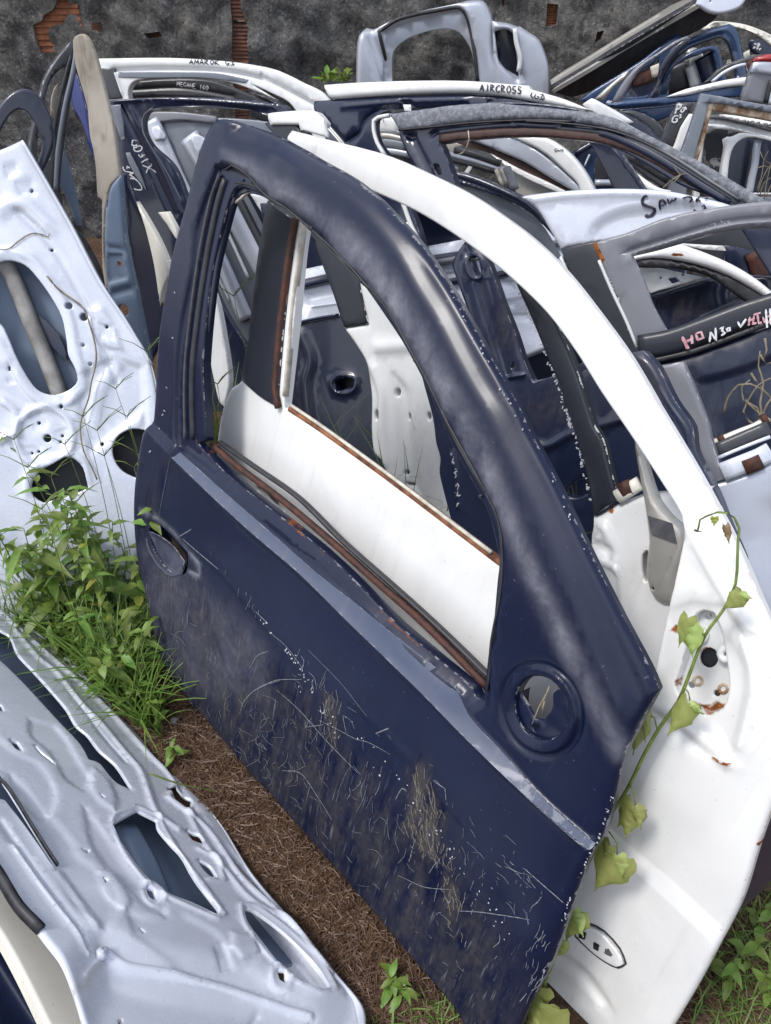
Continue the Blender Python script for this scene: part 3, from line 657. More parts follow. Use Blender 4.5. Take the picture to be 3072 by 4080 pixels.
white.panel('outer_panel', B_out, [B_win, peanut, 'h 20,515 90,530 150,600 180,665 120,640 60,590'], th=.022, res=.016, roll=.010, hroll=.004, main=True,
    feats=[crown(.17, 'D 1300,1400', .0), slopeband('D 1300,1790 n 1030,190 1200,330 1330,450 1460,575', 'D 1300,1800 n 985,235 1155,385 1295,520 1430,645', .006, .14),
           press('m 1050,60 1190,0 1400,30 1530,370 1530,600 1430,930 1330,930 1000,700 940,640 1000,380', .006, .012), ridge('m 930,590 1100,700 1300,860 1420,950', .012, .007), ridge('i 1160,740 1300,1000 1420,1200 1530,1363', .010, .005), ridge('m 1430,180 1530,380 1530,600 1480,850', .010, .005),
           ridge('n 700,740 800,800 900,937', .014, -.008), dent('n 850,760', .05, -.006), dent('m 1200,900', .15, .006), ripple(.0010, 9, 8)],
    masks=[('rust', mline('m 1325,935 1380,960 1440,965', .006, .75)), ('rust', mline('m 1050,200 1080,160 1110,150', .007, .8)), ('rust', mline('m 1100,480 1150,600 1270,670 1360,640', .010, .62)), ('rust', mline('f 50,400 100,430', .006, .5)), ('rust', mline('i 1100,1000 1070,1150', .003, .6)), ('rust', mline('m 1520,120 1610,180', .003, .0)), ('rust', mline('n 1600,180 1612,200', .004, .8)),
           ('dirt', mpoly('n 700,740 1000,700 1250,937 700,960', .1, .25))])
white.panel('mirror_plate', 'm 1170,80 1260,30 1330,50 1390,180 1400,260 1430,430 1430,560 1390,670 1270,710 1130,650 1060,540 1070,460 1110,360 1130,250', [circ('m 1290,335', 56, 14, 62), circ('m 1285,85', 21, 8), circ('m 1185,500', 21, 8), circ('m 1338,550', 21, 8)], m=M['white2'], dz=-.024, th=.004, res=.012, roll=.003,
            masks=[('rust', mline('m 1100,500 1140,590 1270,660 1370,620', .012, .75)), ('rust', mline(circ('m 1290,335', 66, 10), .005, .5, True))])
white.panel('hole_shade_disc', circ('m 1290,335', 80, 14), m=M['dark'], dz=-.034, th=.002, res=.03, roll=0)  # added dark disc paints the shade behind the plate's centre hole
for s in ('m 1285,85', 'm 1185,500', 'm 1338,550'): white.bar('rusty_bushing', circ(s, 26, 10), .004, .004, -.022, M['rustcream'], closed=True)
white.bar('lug', circ('m 1372,325', 36, 10), .010, .012, -.012, M['white'], closed=True); white.bar('lug', circ('m 1205,220', 28, 10), .010, .012, -.016, M['white'], closed=True)
white.bar('belt_lip', 'D 624,884 700,934 850,1042 1065,1205 1230,1330 1400,1462', .012, .012, -.004, M['rustlight']); white.bar('belt_lip', 'D 632,876 704,925 850,1031 1065,1193', .006, .006, .004, M['beige'])
white.panel('pillar_cover', 'D 575,432 638,478 622,600 608,740 597,880 560,858 519,822 535,720 548,610 560,520', m=M['black'], dz=.006, th=.028, res=.02, roll=.004)
white.bar('window_channel', 'e 283,110 258,250 224,480 194,720 174,950 160,1130 180,1250', .014, .010, .008, M['rust']); white.bar('window_channel', 'e 312,140 290,330 256,600 233,850 212,1080 203,1180', .005, .014, -.002, M['beige'])
white.bar('seal', 'D 700,358 742,379 864,424 938,462 1008,509 1094,570 1180,655 1245,742', .010, .010, -.010, M['beige']); white.bar('seal', 'D 705,366 742,386 864,432 936,470 1008,518 1090,580 1150,636', .006, .008, -.020, M['rubbergrey'])
white.panel('inner_panel', 'D 520,900 700,1010 1065,1290 1380,1530 1470,1600 1560,1700 1620,1800 1560,1980 1440,2190 1330,2330 1150,2200 1000,1980 800,1680 620,1450 530,1280 500,1100', m=M['white2'], dz=-.05, th=.04, res=.04, roll=.006, feats=[crown(.17, 'D 1300,1400', .0)])
white.panel('handle_plate', 'n 795,570 870,570 930,600 990,670 1015,730 985,750 930,730 870,690 810,620', ['n 840,592 858,598 850,626 835,622', 'n 892,640 912,650 905,675 890,668'], m=M['white'], lift=.007, th=.006, res=.012, roll=.004, feats=[lambda pl: (white.ev, [])])
for s in ('n 830,592 858,600 850,630 824,622', 'n 890,640 914,650 906,678 886,668'):
    white.panel('slot_shade', s, m=M['dark'], lift=.0085, th=.002, res=.01, roll=0, feats=[lambda pl: (white.ev, [])])  # dark patches laid over the slots paint the shade in them
white.panel('black_scuff', 'n 935,655 960,662 975,690 960,700 940,680', m=M['rubbergrey'], lift=.0085, th=.0015, res=.008, roll=0, edge_noise=.002, feats=[lambda pl: (white.ev, [])])
white.bar('plate_gasket', 'n 790,560 870,562 935,592 1000,668 1022,735 985,758 925,738 865,698 800,630', .0022, .004, .001, M['rubber'], closed=True)
# ================================================================ the other doors
def D(name, label, pl, m, out=None, holes=(), part='outer_panel', cat='car door', group=None, **kw):
    d = Door(name, label, cat, pl, M[m], group)
    if out: d.panel(part, out, holes, main=True, **{**dict(th=.02, res=.03, roll=.008, hroll=.004), **kw})
    return d
q_ = dict(th=.02, res=.03, roll=.006, hroll=.003)

# ---- R: bare silver door lying low in the left foreground, inner side up
PR = PL3(('D 0,1310', 2.03), ('D 790,2190', 1.29), ('D 0,2212', .93))
R_out = ('D -60,1260 0,1310 143,1414 236,1505 286,1549 322,1595 365,1645 419,1703 480,1781 542,1881 625,1980 729,2105 775,2160 789,2213 785,2270 740,2320 300,2330 229,2212 182,2131 94,2021 0,1886 -120,1700 -260,1500 -220,1330')
silver = D('car_door_shell', 'bare silver door lying low in the left foreground with its holed inner side up', PR, 'silver2', R_out,
    ['j -160,60 0,165 60,200 110,310 200,410 290,510 400,640 460,740 530,800 600,890 700,980 800,1130 700,1080 600,960 540,945 500,870 430,790 380,740 260,610 130,470 0,345 -160,220',
     'j 1010,1120 1060,1115 1160,1190 1155,1225 1120,1235 1060,1180', 'k 490,95 570,50 650,90 660,130 750,240 820,350 905,460 905,480 800,430 690,385 600,310 520,200 470,115', 'k 770,130 820,155 845,190 800,172',
     'k 820,255 870,280 903,330 880,325 850,300', 'k 1015,455 1060,470 1180,560 1310,690 1370,785 1300,780 1180,700 1080,580 1030,510', 'k 1150,712 1180,722 1195,755 1168,742', 'k 610,365 640,380 660,415 630,402',
     'j 60,825 110,840 145,895 100,880', 'j -10,610 10,620 25,655 0,650', 'k 340,208 372,215 362,225', 'k 428,335 442,345 436,355', 'k 585,530 605,545 598,550', 'j 600,1165 625,1180 615,1188', 'k 1130,935 1160,908 1190,915 1160,950',
     'j -260,500 0,1010 50,1110 190,1363 k 235,270 235,295 205,262 100,110 20,0 j -40,1180 -300,760', 'j 205,855 250,900 335,965 300,955 240,905', 'k 545,828 558,822 560,835 548,840', 'k 678,872 692,862 690,876 680,880', 'k 825,918 838,908 836,922 826,926'],
    th=.006, res=.0095, roll=.008, hroll=.0035,
    feats=scaled([ripple(.0009, 16, 2), ridge('j 0,60 150,190 330,350 500,500 700,700 900,920 1050,1080 k 700,0 860,130 1000,330 1180,500 1380,720', .008, .010), ridge('j -40,-20 100,90 380,330 600,560 850,800 k 900,160 1050,330 1250,560 1450,800', .007, -.007),
           ridge('j 90,160 230,330 350,430 480,600 600,720 750,900 850,1020 k 650,60 740,130', .008, .008), ridge('j 420,540 500,640 620,800 760,960', .006, -.006),
           press('k 440,540 480,480 500,440 440,330 330,240 300,180 200,60 j 300,1300 340,1150 250,980 100,900 -50,780 -80,1000 60,1120 200,1363 k 300,420', .006, .014), press('k 350,30 440,150 560,330 680,400 690,490 600,440 480,330 380,180', .007, .014),
           press('k 960,640 1080,640 1040,700 1200,790 1050,760 820,700 700,640 560,560 530,470 640,500 760,480 900,560', .006, .02), press('j 180,700 330,740 400,820 480,960 560,1080 500,1130 400,1060 300,900 190,800', .006, .012), press('j 560,1000 640,1060 700,1180 690,1260 600,1200 540,1100', -.007, .012),
           press('k 960,560 1040,560 1075,640 1010,660 960,620', -.007, .008), press('k 890,610 930,600 980,690 930,690', .005, .008), press('k 400,300 480,320 540,420 520,470 440,400', -.005, .008), press('j 60,1010 180,1130 300,1290 240,1300 100,1150', .004, .008), ridge('k 780,60 850,190 960,330 1040,420 1200,520 1380,700', .008, .008), ridge('k 820,210 900,250 930,340 860,340', .006, .006),
           press('k 350,770 440,600 560,640 700,680 1000,740 1200,810 1330,870 1480,870 1560,1200 300,1300', .06, .10), ridge('k 380,700 460,600 560,650 800,700 1000,750 1320,870', .006, .006), ridge('k 1110,830 1080,880 1060,937', .006, -.004), ridge('k 1330,870 1300,937', .006, -.005),
           ridge('k 60,200 200,400 330,560 385,620', .006, .006), ridge('k 0,90 160,320 300,500 380,600', .008, -.006), ridge('k 0,-60 120,120 260,330 400,520', .009, .006), ridge(circ('k 640,395', 50, 12, 34, .9), .006, .005, True), ridge(circ('k 1170,735', 46, 12, 30, .8), .006, .004, True),
           ridge('k 1000,440 1060,450 1200,550 1330,680 1395,790 1330,800 1180,720 1060,590 1010,510', .006, .006, True), ridge('k 470,80 570,35 660,75 700,160 930,480 900,500 680,400 590,330 500,200', .005, .005, True), dent('k 430,340', .03, .006)], .62),
    masks=[('dirt', mpoly('k 330,40 380,60 500,260 480,270 430,210', .04, .5)), ('dirt', mline('k 345,760 400,690 440,600', .012, .9)), ('dirt', mline('j 550,560 650,650 800,800', .02, .5)), ('dirt', mline('k 560,820 590,830', .008, .6)), ('rust', mline('k 970,265 1000,320 950,380', .008, .42))])
silver.panel('outer_skin', 'D -60,1268 143,1418 322,1598 480,1785 640,1992 690,2060 560,2100 400,2060 300,2080 190,2050 0,1880 -200,1520', m=M['bluegrey'], dz=-.05, th=.004, res=.06, roll=.006)
silver.bar('crash_beam', 'k 560,60 640,200 720,390 800,520', .05, .02, -.035, M['bluegrey'], follow=False); silver.bar('hem_flange', 'D -60,1262 143,1416 236,1508 322,1599 419,1707 480,1785 542,1885 625,1984 729,2108 780,2170 789,2225', .006, .09, -.045, M['silver2'], follow=False, rnd=False)
silver.bar('belt_seal', 'j -40,990 50,1130 190,1370 k 238,280', .003, .006, .002, M['rubber']); silver.bar('hinge_bolt', circ('k 440,612', 10, 8), .012, .012, .004, M['silver2'], closed=True)
silver.bar('edge_trim', 'k -60,230 0,318 80,450 172,545', .012, .014, .0, M['rubber'])
iv = D('car_door_shell', 'ivory door edge showing under the silver door in the bottom left corner', PR.back(.10), 'ivory', 'D -160,1700 0,1850 94,2010 182,2120 260,2300 230,2420 150,2300 0,2010 -160,1800', **q_)
bk = D('car_door_shell', 'black door lying under the ivory edge in the bottom left corner', PR.back(.17), 'navy2', 'D -300,1700 -100,1830 60,2080 180,2300 200,2500 -100,2600 -400,2100', feats=[ridge('k -50,600 60,780 160,937', .012, .01), ridge('k 0,560 100,740 200,900', .008, -.01)], **q_)

# ---- Q: silver-white door leaning on its back at the left, big speaker cut-outs
PQ = PL('D 150,700', 2.02, -12, 34)
Q_out = 'D -80,345 0,322 47,301 72,344 110,410 154,488 215,606 272,692 326,785 345,900 345,1020 320,1120 260,1330 120,1370 -80,1370 -120,900 -110,360'
qd = D('car_door_shell', 'pale silver door leaning at the left with round cut-outs and a steel tube inside', PQ, 'silver2', Q_out,
    ['d -110,400 0,367 60,358 150,388 220,460 300,570 370,700 400,850 410,930 450,1010 465,1080 430,1130 330,1170 240,1150 180,1090 100,950 50,830 0,740 -110,700',
     'g 190,500 230,430 330,370 400,335 450,350 500,400 520,470 530,520 440,560 260,610 200,570', 'g 680,270 720,200 800,165 870,170 900,300 830,465 740,420 690,350', circ('d 415,635', 20, 10), circ('d 505,700', 23, 10), circ('d 308,295', 9, 8), circ('d 645,762', 9, 8),
     circ('d 500,870', 10, 8), circ('d 543,985', 10, 8), circ('g 285,222', 23, 10), circ('g 232,130', 9, 8), circ('g 370,30', 11, 8), circ('g 373,207', 8, 7), circ('g 360,243', 8, 7), circ('g 190,312', 7, 7), circ('g 230,302', 7, 7), circ('g 613,257', 10, 8), circ('a 188,1148', 10, 8), 'd 45,1000 60,998 60,1022 48,1025'],
    th=.006, res=.02, roll=.012, hroll=.005,
    feats=scaled([ripple(.0009, 10, 5), ridge(circ('g 270,215', 172, 24, 180), .010, .010, True), ridge('d -100,370 0,320 90,315 190,350 280,450 380,600 430,740 460,900 500,1050 490,1140 400,1230 250,1210 140,1100 0,860', .012, .009), press('d 540,660 620,640 690,760 740,900 640,880 560,800', -.010, .014), press('d 600,740 680,760 690,840 610,820', .006, .01),
           ridge('a 0,1270 80,1230 170,1240 300,1363', .02, .012), ridge('d 100,60 300,260 480,560 640,900 700,1100', .010, -.008), press('d 470,1100 560,1000 700,960 860,1000 880,1363 g 860,60 680,200 560,300 500,200', .014, .03), press('a 20,1000 100,980 110,1040 40,1080', .006, .01), press('a 90,1100 190,1090 200,1170 120,1180', .006, .01),
           press('g 180,80 240,60 290,120 270,170 200,170', .006, .01), press('g 330,180 390,160 410,220 370,270 320,240', .006, .01), press('g 140,270 240,270 250,330 170,340', .006, .01), ridge('g 160,560 180,430 330,340 420,310 500,360 540,480', .010, .008), press('d 25,985 95,985 95,1100 45,1100', .005, .008), ridge('d 560,1363 600,1150 700,1000', .02, .010), ridge('g 0,240 100,180 90,60 20,0', .012, .01)], .75),
    masks=[('dirt', mpoly('D -50,1000 200,1100 250,1350 -50,1370', .15, .25)), ('dirt', mline('a 0,930 130,860 250,1080 420,1363', .012, .5))])
qd.panel('outer_skin', 'D -90,360 30,330 130,500 250,700 310,800 320,1000 250,1300 -80,1340', m=M['bluegrey'], dz=-.08, th=.004, res=.05, roll=.006)
qd.panel('hole_shade_sheet', 'g 60,250 500,280 700,100 960,150 960,600 400,680 60,660', m=M['dark'], dz=-.06, th=.004, res=.06, roll=0)  # added dark sheet puts the unlit interior behind the lower holes into colour
qd.bar('steel_tube', 'd -10,330 60,470 160,720 260,960 350,1200', .040, .040, -.045, M['tube'], follow=False)
qd.panel('inner_bracket', 'd 205,700 230,685 300,740 350,800 390,880 420,985 330,900 240,800', m=M['navy3'], dz=-.05, th=.004, res=.03, roll=.002)
qd.bar('hem_flange', 'D 47,303 72,346 110,412 154,490 215,608 272,694 326,787', .006, .06, -.03, M['silver2'], follow=False, rnd=False)
qd.strokes('wiring_clip', [('d 0,295 50,300 110,250 180,205 240,200 290,220 305,200', .0035)], M['drystem'], dz=.004)

# ---- left back corner
p2 = D('car_door_shell', 'dark blue window frame arching behind the pale silver door at the far left', PL('D 60,330', 2.25, -20, 12), 'navy3', 'a -160,900 -60,740 0,630 60,565 130,533 200,550 260,610 300,690 322,780 325,880 280,1000 240,1080 200,1200 -160,1250', ['a -40,960 0,790 60,690 110,658 150,665 195,720 235,800 252,880 225,980 150,1080 -40,1100'], th=.03, res=.03, roll=.010)
pd = D('car_door_shell', 'dark door frame seen almost edge-on next to the scorched cream panel', PL('D 200,260', 2.42, -35, 10), 'dgrey', 'a 440,240 485,315 472,430 425,640 395,850 370,1050 375,1200 430,1363 d 500,200 620,420 650,620 520,500 330,100 150,-80 a 180,1000 178,900 190,800 240,590 270,470 350,340', ['a 398,395 408,420 370,620 330,800 300,960 250,1000 225,930 245,700 290,530 330,450'], th=.03, res=.03, roll=.008)
pd.bar('seal', 'a 455,300 430,450 385,640 345,900 330,1150', .012, .012, .01, M['midgrey']); pd.bar('seal', 'a 430,330 400,430 350,640 310,860', .010, .010, .005, M['rubber']); pd.panel('inner_edge', 'a 330,530 352,500 345,620 325,720 305,700 310,600', m=M['cream'], dz=-.06, th=.005, res=.03, roll=.002)
pd.panel('lower_frame', 'a 385,860 420,1000 470,1200 500,1363 d 470,150 400,-30 a 360,1100', m=M['bluegrey'], dz=-.03, th=.01, res=.03, roll=.004)
od = D('car_door_shell', 'scorched cream door pillar standing upright with soot on its top', PL('D 210,300', 2.32, 20, 12), 'cream', 'a 440,245 460,215 500,203 540,240 575,330 600,430 640,600 665,700 690,830 722,1060 700,1085 662,1130 638,1250 632,1363 d 632,100 634,300 650,520 634,535 618,420 612,250 612,50 a 610,1205 582,1190 575,1000 560,900 540,820 520,650 480,500 450,380',
       part='pillar', th=.012, res=.02, roll=.006, feats=[dent('a 600,830', .02, -.008), dent('a 640,830', .015, .006), ripple(.003, 25, 11)], masks=[('dirt', mpoly('a 430,200 560,200 590,420 560,520 470,480', .08, .9)), ('dirt', mline('a 570,900 650,810', .006, .8))])
od.panel('blue_inner_skin', 'a 455,440 495,560 525,690 560,900 555,960 500,760 430,620 440,520', m=M['deepblue'], dz=-.05, th=.006, res=.03, roll=.003)
bg_ = D('car_door_shell', 'blue-grey door shell with a square pressing and rust spot, below the scorched pillar', PL('D 270,600', 2.36, 5, 12), 'bluegrey', 'a 722,1055 735,1200 745,1363 d 765,300 830,600 905,980 900,1150 820,1150 700,900 645,560 625,280 632,0 a 640,1250 660,1130', [circ('d 738,665', 38, 12)], th=.03, res=.02, roll=.012,
        feats=[press('d 640,320 740,320 765,470 650,500', .008, .01), ridge('d 640,285 760,300', .012, -.006), ridge('d 690,560 800,530', .015, -.008)], masks=[('rust', mline('d 700,365 720,385', .010, .9))])
# white door with dark pillar at the wall
PM = PL('D 450,130', 2.85, 8, 14)
am = D('car_door_shell', 'white door against the wall with black lettering on its roof edge', PM, 'white', 'a 585,350 1000,346 1300,362 1500,385 1666,422 b 0,385 150,420 300,490 460,585 D 790,360 830,600 760,900 320,900 260,500 a 590,412', ['a 780,600 773,545 800,497 870,475 1150,468 1400,500 1666,600 b 0,505 120,560 250,640 D 720,380 730,520 500,560 400,500 320,330'], th=.04, res=.02, roll=.014,
       feats=[ridge('a 680,424 1000,416 1300,424 1500,455 1666,505 b 60,460 250,560 400,640', .007, -.012), ridge('a 690,430 735,560', .006, .006)])
am.panel('pillar_cover', 'a 600,411 688,411 740,594 650,602', m=M['dgrey'], dz=.006, **q_)
am.panel('window_channel', 'a 712,434 960,432 1300,440 1500,480 1480,500 1300,478 1150,468 880,472 712,468', m=M['midgrey'], dz=.004, th=.006, res=.03, roll=.003)
am.strokes('handwriting', write('AMAROK G3', 'a 1140,387', 'a 1420,395', 30), M['markblack'], w=.006)
mg = D('car_door_shell', 'dark grey door arch with white lettering, seen inside the white door at the wall', PL('D 450,190', 3.0, 8, 12), 'dgrey', 'a 760,492 1000,474 1250,480 1450,545 1666,640 b 0,560 150,600 260,700 200,800 0,700 a 1500,640 1300,600 1000,585 790,590 D 260,400 240,300', th=.04, res=.03, roll=.01, feats=[ridge('a 800,540 1100,530 1400,580', .008, -.006)])
mg.strokes('handwriting', write('MEGANE 160', 'a 1065,518', 'a 1258,545', 26), M['markwhite'], w=.006)
# navy door with white lettering on its pillar
PLc = PL('D 250,220', 2.55, 12, 16)
cv = D('car_door_shell', 'navy door with white hand lettering running down its left pillar', PLc, 'navy2', 'a 645,605 900,588 1200,585 1500,600 1666,625 b 100,600 240,665 D 720,420 760,620 760,980 470,1000 t 650,1600 550,1400 345,1030 190,760 160,640 145,400 80,130',
       ['a 960,650 1300,645 1500,662 1600,695 1666,712 b 80,745 D 680,400 700,560 660,700 540,760 480,660 435,540 404,430 375,360 a 920,880 872,790 868,715 900,665'], th=.03, res=.02, roll=.010,
       feats=[ridge('t 195,110 300,330 500,720 690,1130', .008, -.008), ridge('t 280,120 420,380 620,760 760,1100', .007, .008), ridge('t 120,45 600,20 1666,100', .01, .006), ridge('a 960,640 1300,635 1600,680', .006, -.006), dent('t 340,120', .03, -.008)], masks=[('dirt', mpoly('t 330,80 480,70 420,200 330,220', .03, .5))])
cv.bar('seal', 't 500,118 430,170 400,230 410,330 480,470 640,740 780,1010', .003, .004, .003, M['midgrey'])
cv.strokes('handwriting', ['t 345,430 310,428 300,468 325,480 345,468 345,495 315,500', 't 320,470 318,510 340,532 378,525 385,490 365,478 340,498', 't 360,560 385,590 412,565 385,560', 't 388,640 445,600', 't 400,662 460,690 525,732', 't 485,645 455,690 435,738', 't 275,820 290,860 335,893 395,897 390,860 340,800 290,785 275,820', 't 270,790 330,785 275,750 322,738 245,722', 't 240,725 215,690 220,675', 't 255,700 255,672 280,690'], M['markwhite'], w=.007)
cv.panel('latch_plate', 't 235,545 275,540 330,640 400,800 430,900 400,860 330,760 270,650', m=M['midgrey'], dz=.008, th=.006, res=.02, roll=.003)
cv.panel('hinge_bracket', 't 82,95 185,85 190,130 215,260 225,410 190,420 130,260 100,170', m=M['midgrey'], dz=.006, th=.006, res=.02, roll=.004)
cv.panel('drip_rail', 't 145,430 240,430 260,470 160,490', m=M['dgrey'], dz=-.04, th=.02, res=.02, roll=.004)
ie = D('car_door_shell', 'ivory door edge standing between the navy lettered pillar and the foreground door', PL('D 330,600', 2.5, 30, 10), 'ivory', 'd 815,5 880,110 950,235 1010,370 1030,430 985,520 960,640 940,480 915,340 870,160', **q_)
ie.panel('corner_piece', 't 533,1112 620,1105 715,1280 730,1380 700,1350 620,1220', dz=.02, m=M['ivory'], **q_)
ie2 = D('car_door_shell', 'dull grey-white door edge standing upright inside the foreground window, at its left', PL('D 455,740', 2.1, 30, 10), 'white2', 'd 1225,420 1260,500 1310,640 1350,850 1380,1050 1378,1130 1350,1250 1320,1220 1290,1100 1250,900 1205,700 1190,500', **q_)
# silver and slate shell seen through both
PS = PL('D 400,320', 2.85, 10, 20)
sl = D('car_door_shell', 'slate grey door shell with pale metal strips running diagonally behind the foreground pillar', PS, 'midgrey', 'a 875,735 1000,735 1300,712 1500,720 1666,740 b 120,760 D 700,380 760,560 700,800 560,800 470,700 400,520 330,330', part='inner_panel', th=.02, res=.03, roll=.006, feats=[ripple(.003, 8, 3)])
sl.panel('upper_rail', 'a 905,680 960,672 1100,676 1300,700 1300,745 1100,725 950,735 880,722', m=M['grey'], dz=.02, **q_)
for s_, w_, mm in (('D 330,262 345,295 404,423 465,534 535,690', .062, 'silver'), ('D 412,296 450,360 516,480 580,600 620,690', .075, 'silver'), ('D 500,398 525,445 575,545', .03, 'dgrey'), ('D 440,400 480,470 540,600', .012, 'white2'), ('D 540,400 575,465 600,520', .045, 'navy2'), ('D 350,330 380,395 440,520 500,650', .010, 'white2')):
    sl.bar('reinforcing_strip', s_, w_, .02, .015, M[mm], follow=False)
sl.panel('end_cap', 't 478,300 545,282 590,340 610,380 600,410 510,430 490,370', m=M['silver2'], dz=.04, th=.02, res=.02, roll=.006)
sl.panel('end_cap', 't 848,385 915,368 980,400 990,440 925,570 870,450', m=M['silver2'], dz=.04, th=.02, res=.02, roll=.006)
sl.panel('white_corner', 't 1415,930 1500,945 1585,990 1570,1080 1550,1150 1480,1040', m=M['white'], dz=.05, **q_)
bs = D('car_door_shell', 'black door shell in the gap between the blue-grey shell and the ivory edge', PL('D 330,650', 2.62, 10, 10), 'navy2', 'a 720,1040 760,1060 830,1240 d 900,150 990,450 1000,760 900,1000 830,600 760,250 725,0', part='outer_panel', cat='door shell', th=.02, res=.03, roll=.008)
# ---- K white door with black pillar, white shell below
PK = PL('D 620,260', 2.05, 36, 18)
kd = D('car_door_shell', 'white-topped door with a black pillar, its pale inner shell visible through the white door window', PK, 'white', 'b 88,683 130,675 370,665 440,735 430,765 270,752 105,752', part='roof_edge', th=.03, res=.02, roll=.008)
kd.panel('pillar_cover', 'b 118,750 270,750 300,800 500,1000 e 400,180 640,470 665,580 705,742 555,767 500,590 430,400 340,190 100,-50', m=M['black'], dz=-.01, **q_)
kd.panel('side_strip', 'b 275,712 430,708 460,830 290,782', m=M['white2'], dz=.012, th=.012, res=.02, roll=.006)
kd.panel('inner_shell', 'e 555,768 700,742 640,470 760,540 900,720 1010,900 1100,1200 1120,1363 h 1150,500 1225,745 D 1110,1300 950,1350 820,1100 h 832,462 800,372 742,312 725,180 724,0 e 720,1150 690,980 620,860',
         [circ('h 765,80', 13, 10, 30), circ('e 876,1158', 11, 8, 24), circ('e 952,1305', 8, 8, 20), 'h 928,490 975,500 975,515 935,505', circ('h 930,432', 12, 8), 'h 750,370 795,368 795,382 755,385', circ('e 1075,1300', 10, 8, 22)], m=M['white2'], dz=-.015, th=.03, res=.02, roll=.012,
         feats=[ridge('e 760,885 1000,865', .02, .008), ridge('e 740,1000 790,1150 800,1363 h 830,450', .016, .010), press('e 860,1050 940,1150 960,1363 h 1000,400 1020,560 930,500 900,300 880,50', .012, .03), ripple(.003, 10, 9)], masks=[('dirt', mpoly('h 1000,0 1100,200 1200,700 1050,650 980,400', .1, .6))])
dk = D('car_door_shell', 'dark navy door shell with a torn rectangular opening, seen through the white door window', PL('D 700,800', 2.28, 30, 20), 'navy3', 'e 250,762 400,715 545,690 700,700 800,900 860,1150 900,1363 h 1000,310 1100,600 D 900,1180 640,1000 560,820', ['e 500,1095 515,1085 560,1075 565,1062 600,1075 620,1075 615,1120 520,1148 508,1130'], th=.03, res=.02, roll=.010,
        feats=[ridge(circ('e 560,1105', 75, 12, 55), .01, .008, True), ridge('e 300,800 360,950 330,1100 360,1363', .02, .012), ripple(.004, 12, 6)])
dk.panel('inner_skin', 'e 330,900 640,900 700,1363 350,1363', m=M['dark'], dz=-.05, th=.005, res=.05, roll=0)  # dark backing sheet added so the torn opening looks shaded
bg2 = D('car_door_shell', 'black-navy door shell with a ragged rim, in the right-hand corner of the white door window', PL('D 1000,1050', 1.72, 36, 20), 'navy2', 'D 905,800 960,850 1010,960 1060,1060 1120,1180 1150,1330 1090,1330 1000,1230 h 1210,750 1160,560 1130,430 1135,340 1110,250 1090,100', part='outer_panel', th=.02, res=.02, roll=.008, feats=[ridge('h 1220,300 1240,450 1260,640', .008, .006)])
bg2.strokes('paint_chip', flecks('h 1220,300 1245,450 1262,640', 30, 3, 4, None, None), M['chipm'], stuff=True)
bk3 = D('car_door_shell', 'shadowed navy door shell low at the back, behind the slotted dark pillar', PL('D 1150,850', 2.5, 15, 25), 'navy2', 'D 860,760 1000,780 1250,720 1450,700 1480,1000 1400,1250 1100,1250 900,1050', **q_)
dk.bar('top_lip', 'e 250,745 400,710 530,688', .008, .012, .006, M['navy2'])
hz = D('car_door_shell', 'silver door lying flat across the pile, seen in bright stripes between the pillars', PL('D 900,600', 2.35, 4, 42), 'silver2', 'D 600,590 750,560 918,530 1240,470 1300,560 1290,700 1120,775 960,805 880,745 760,700 600,710', part='outer_panel', th=.04, res=.04, roll=.01,
        feats=[ridge('e 300,415 430,400 1040,285 1180,262', .006, -.006), ridge('e 340,590 500,560 1100,440 1240,415 f 100,470', .02, -.012), ridge('e 370,640 520,620 1140,530 1260,500', .006, .006), ridge('e 1210,640 1290,620 f 60,590 150,575', .012, .008), ridge('e 1300,770 1380,750 f 80,700 220,690', .01, -.008)])
hz.bar('dark_rail', 'D 628,624 760,594 918,568 1100,540', .028, .02, .012, M['navy2']); hz.bar('dark_rail', 'D 900,580 1000,563 1120,545 1260,520', .018, .02, .018, M['grey']); hz.bar('dark_rail', 'D 930,620 1020,604 1100,590 1200,565', .02, .02, .012, M['navy2'])
bp_ = D('car_door_shell', 'blue door panel glimpsed behind the black pillar in the middle of the pile', PL('D 720,520', 2.55, 20, 10), 'navy2', 'D 560,440 700,430 900,420 1100,480 1100,560 900,560 700,600 600,640', **q_)

# ---- J: navy frame under white roof edge
PJ = PL('D 700,220', 2.2, 35, 18)
jd = D('car_door_shell', 'navy door with a wide white roof edge carrying black lettering, top middle of the pile', PJ, 'navy2', 'b 370,607 700,583 1000,572 1300,566 1666,588 c 200,602 450,652 575,670 D 1400,420 1480,560 1440,740 1250,870 1020,920 940,850 870,720 800,590 740,490 b 440,830 420,735 372,660',
       ['b 910,655 800,672 745,720 742,780 765,860 825,942 900,1100 e 1000,150 1090,450 1220,800 D 1040,845 1240,795 1400,620 1330,420 c 450,700 200,660 0,640 b 1300,640'], th=.03, res=.02, roll=.010,
       feats=[ridge('b 580,850 650,800 680,730 740,680 850,650 1300,635', .007, -.008), ridge('b 560,640 900,610 1300,600', .01, .005), ridge('b 430,710 560,860 700,1050', .008, -.006), press('b 905,608 970,608 980,640 920,640', .01, .006), press('b 1425,605 1480,608 1475,625 1430,622', .01, .006)])
jd.panel('roof_edge', 'b 425,507 650,492 1000,481 1300,483 1666,512 c 200,530 400,590 576,662 450,652 200,604 0,570 b 1300,556 1000,560 700,577 468,592 440,550', m=M['white'], dz=.012, th=.03, res=.02, roll=.012, feats=[crown(.6, 'b 1000,500')])
jd.strokes('handwriting', write('A1RCROSS', 'b 1392,558', 'b 1650,572', 44), M['markblack'], w=.006, dz=.014)
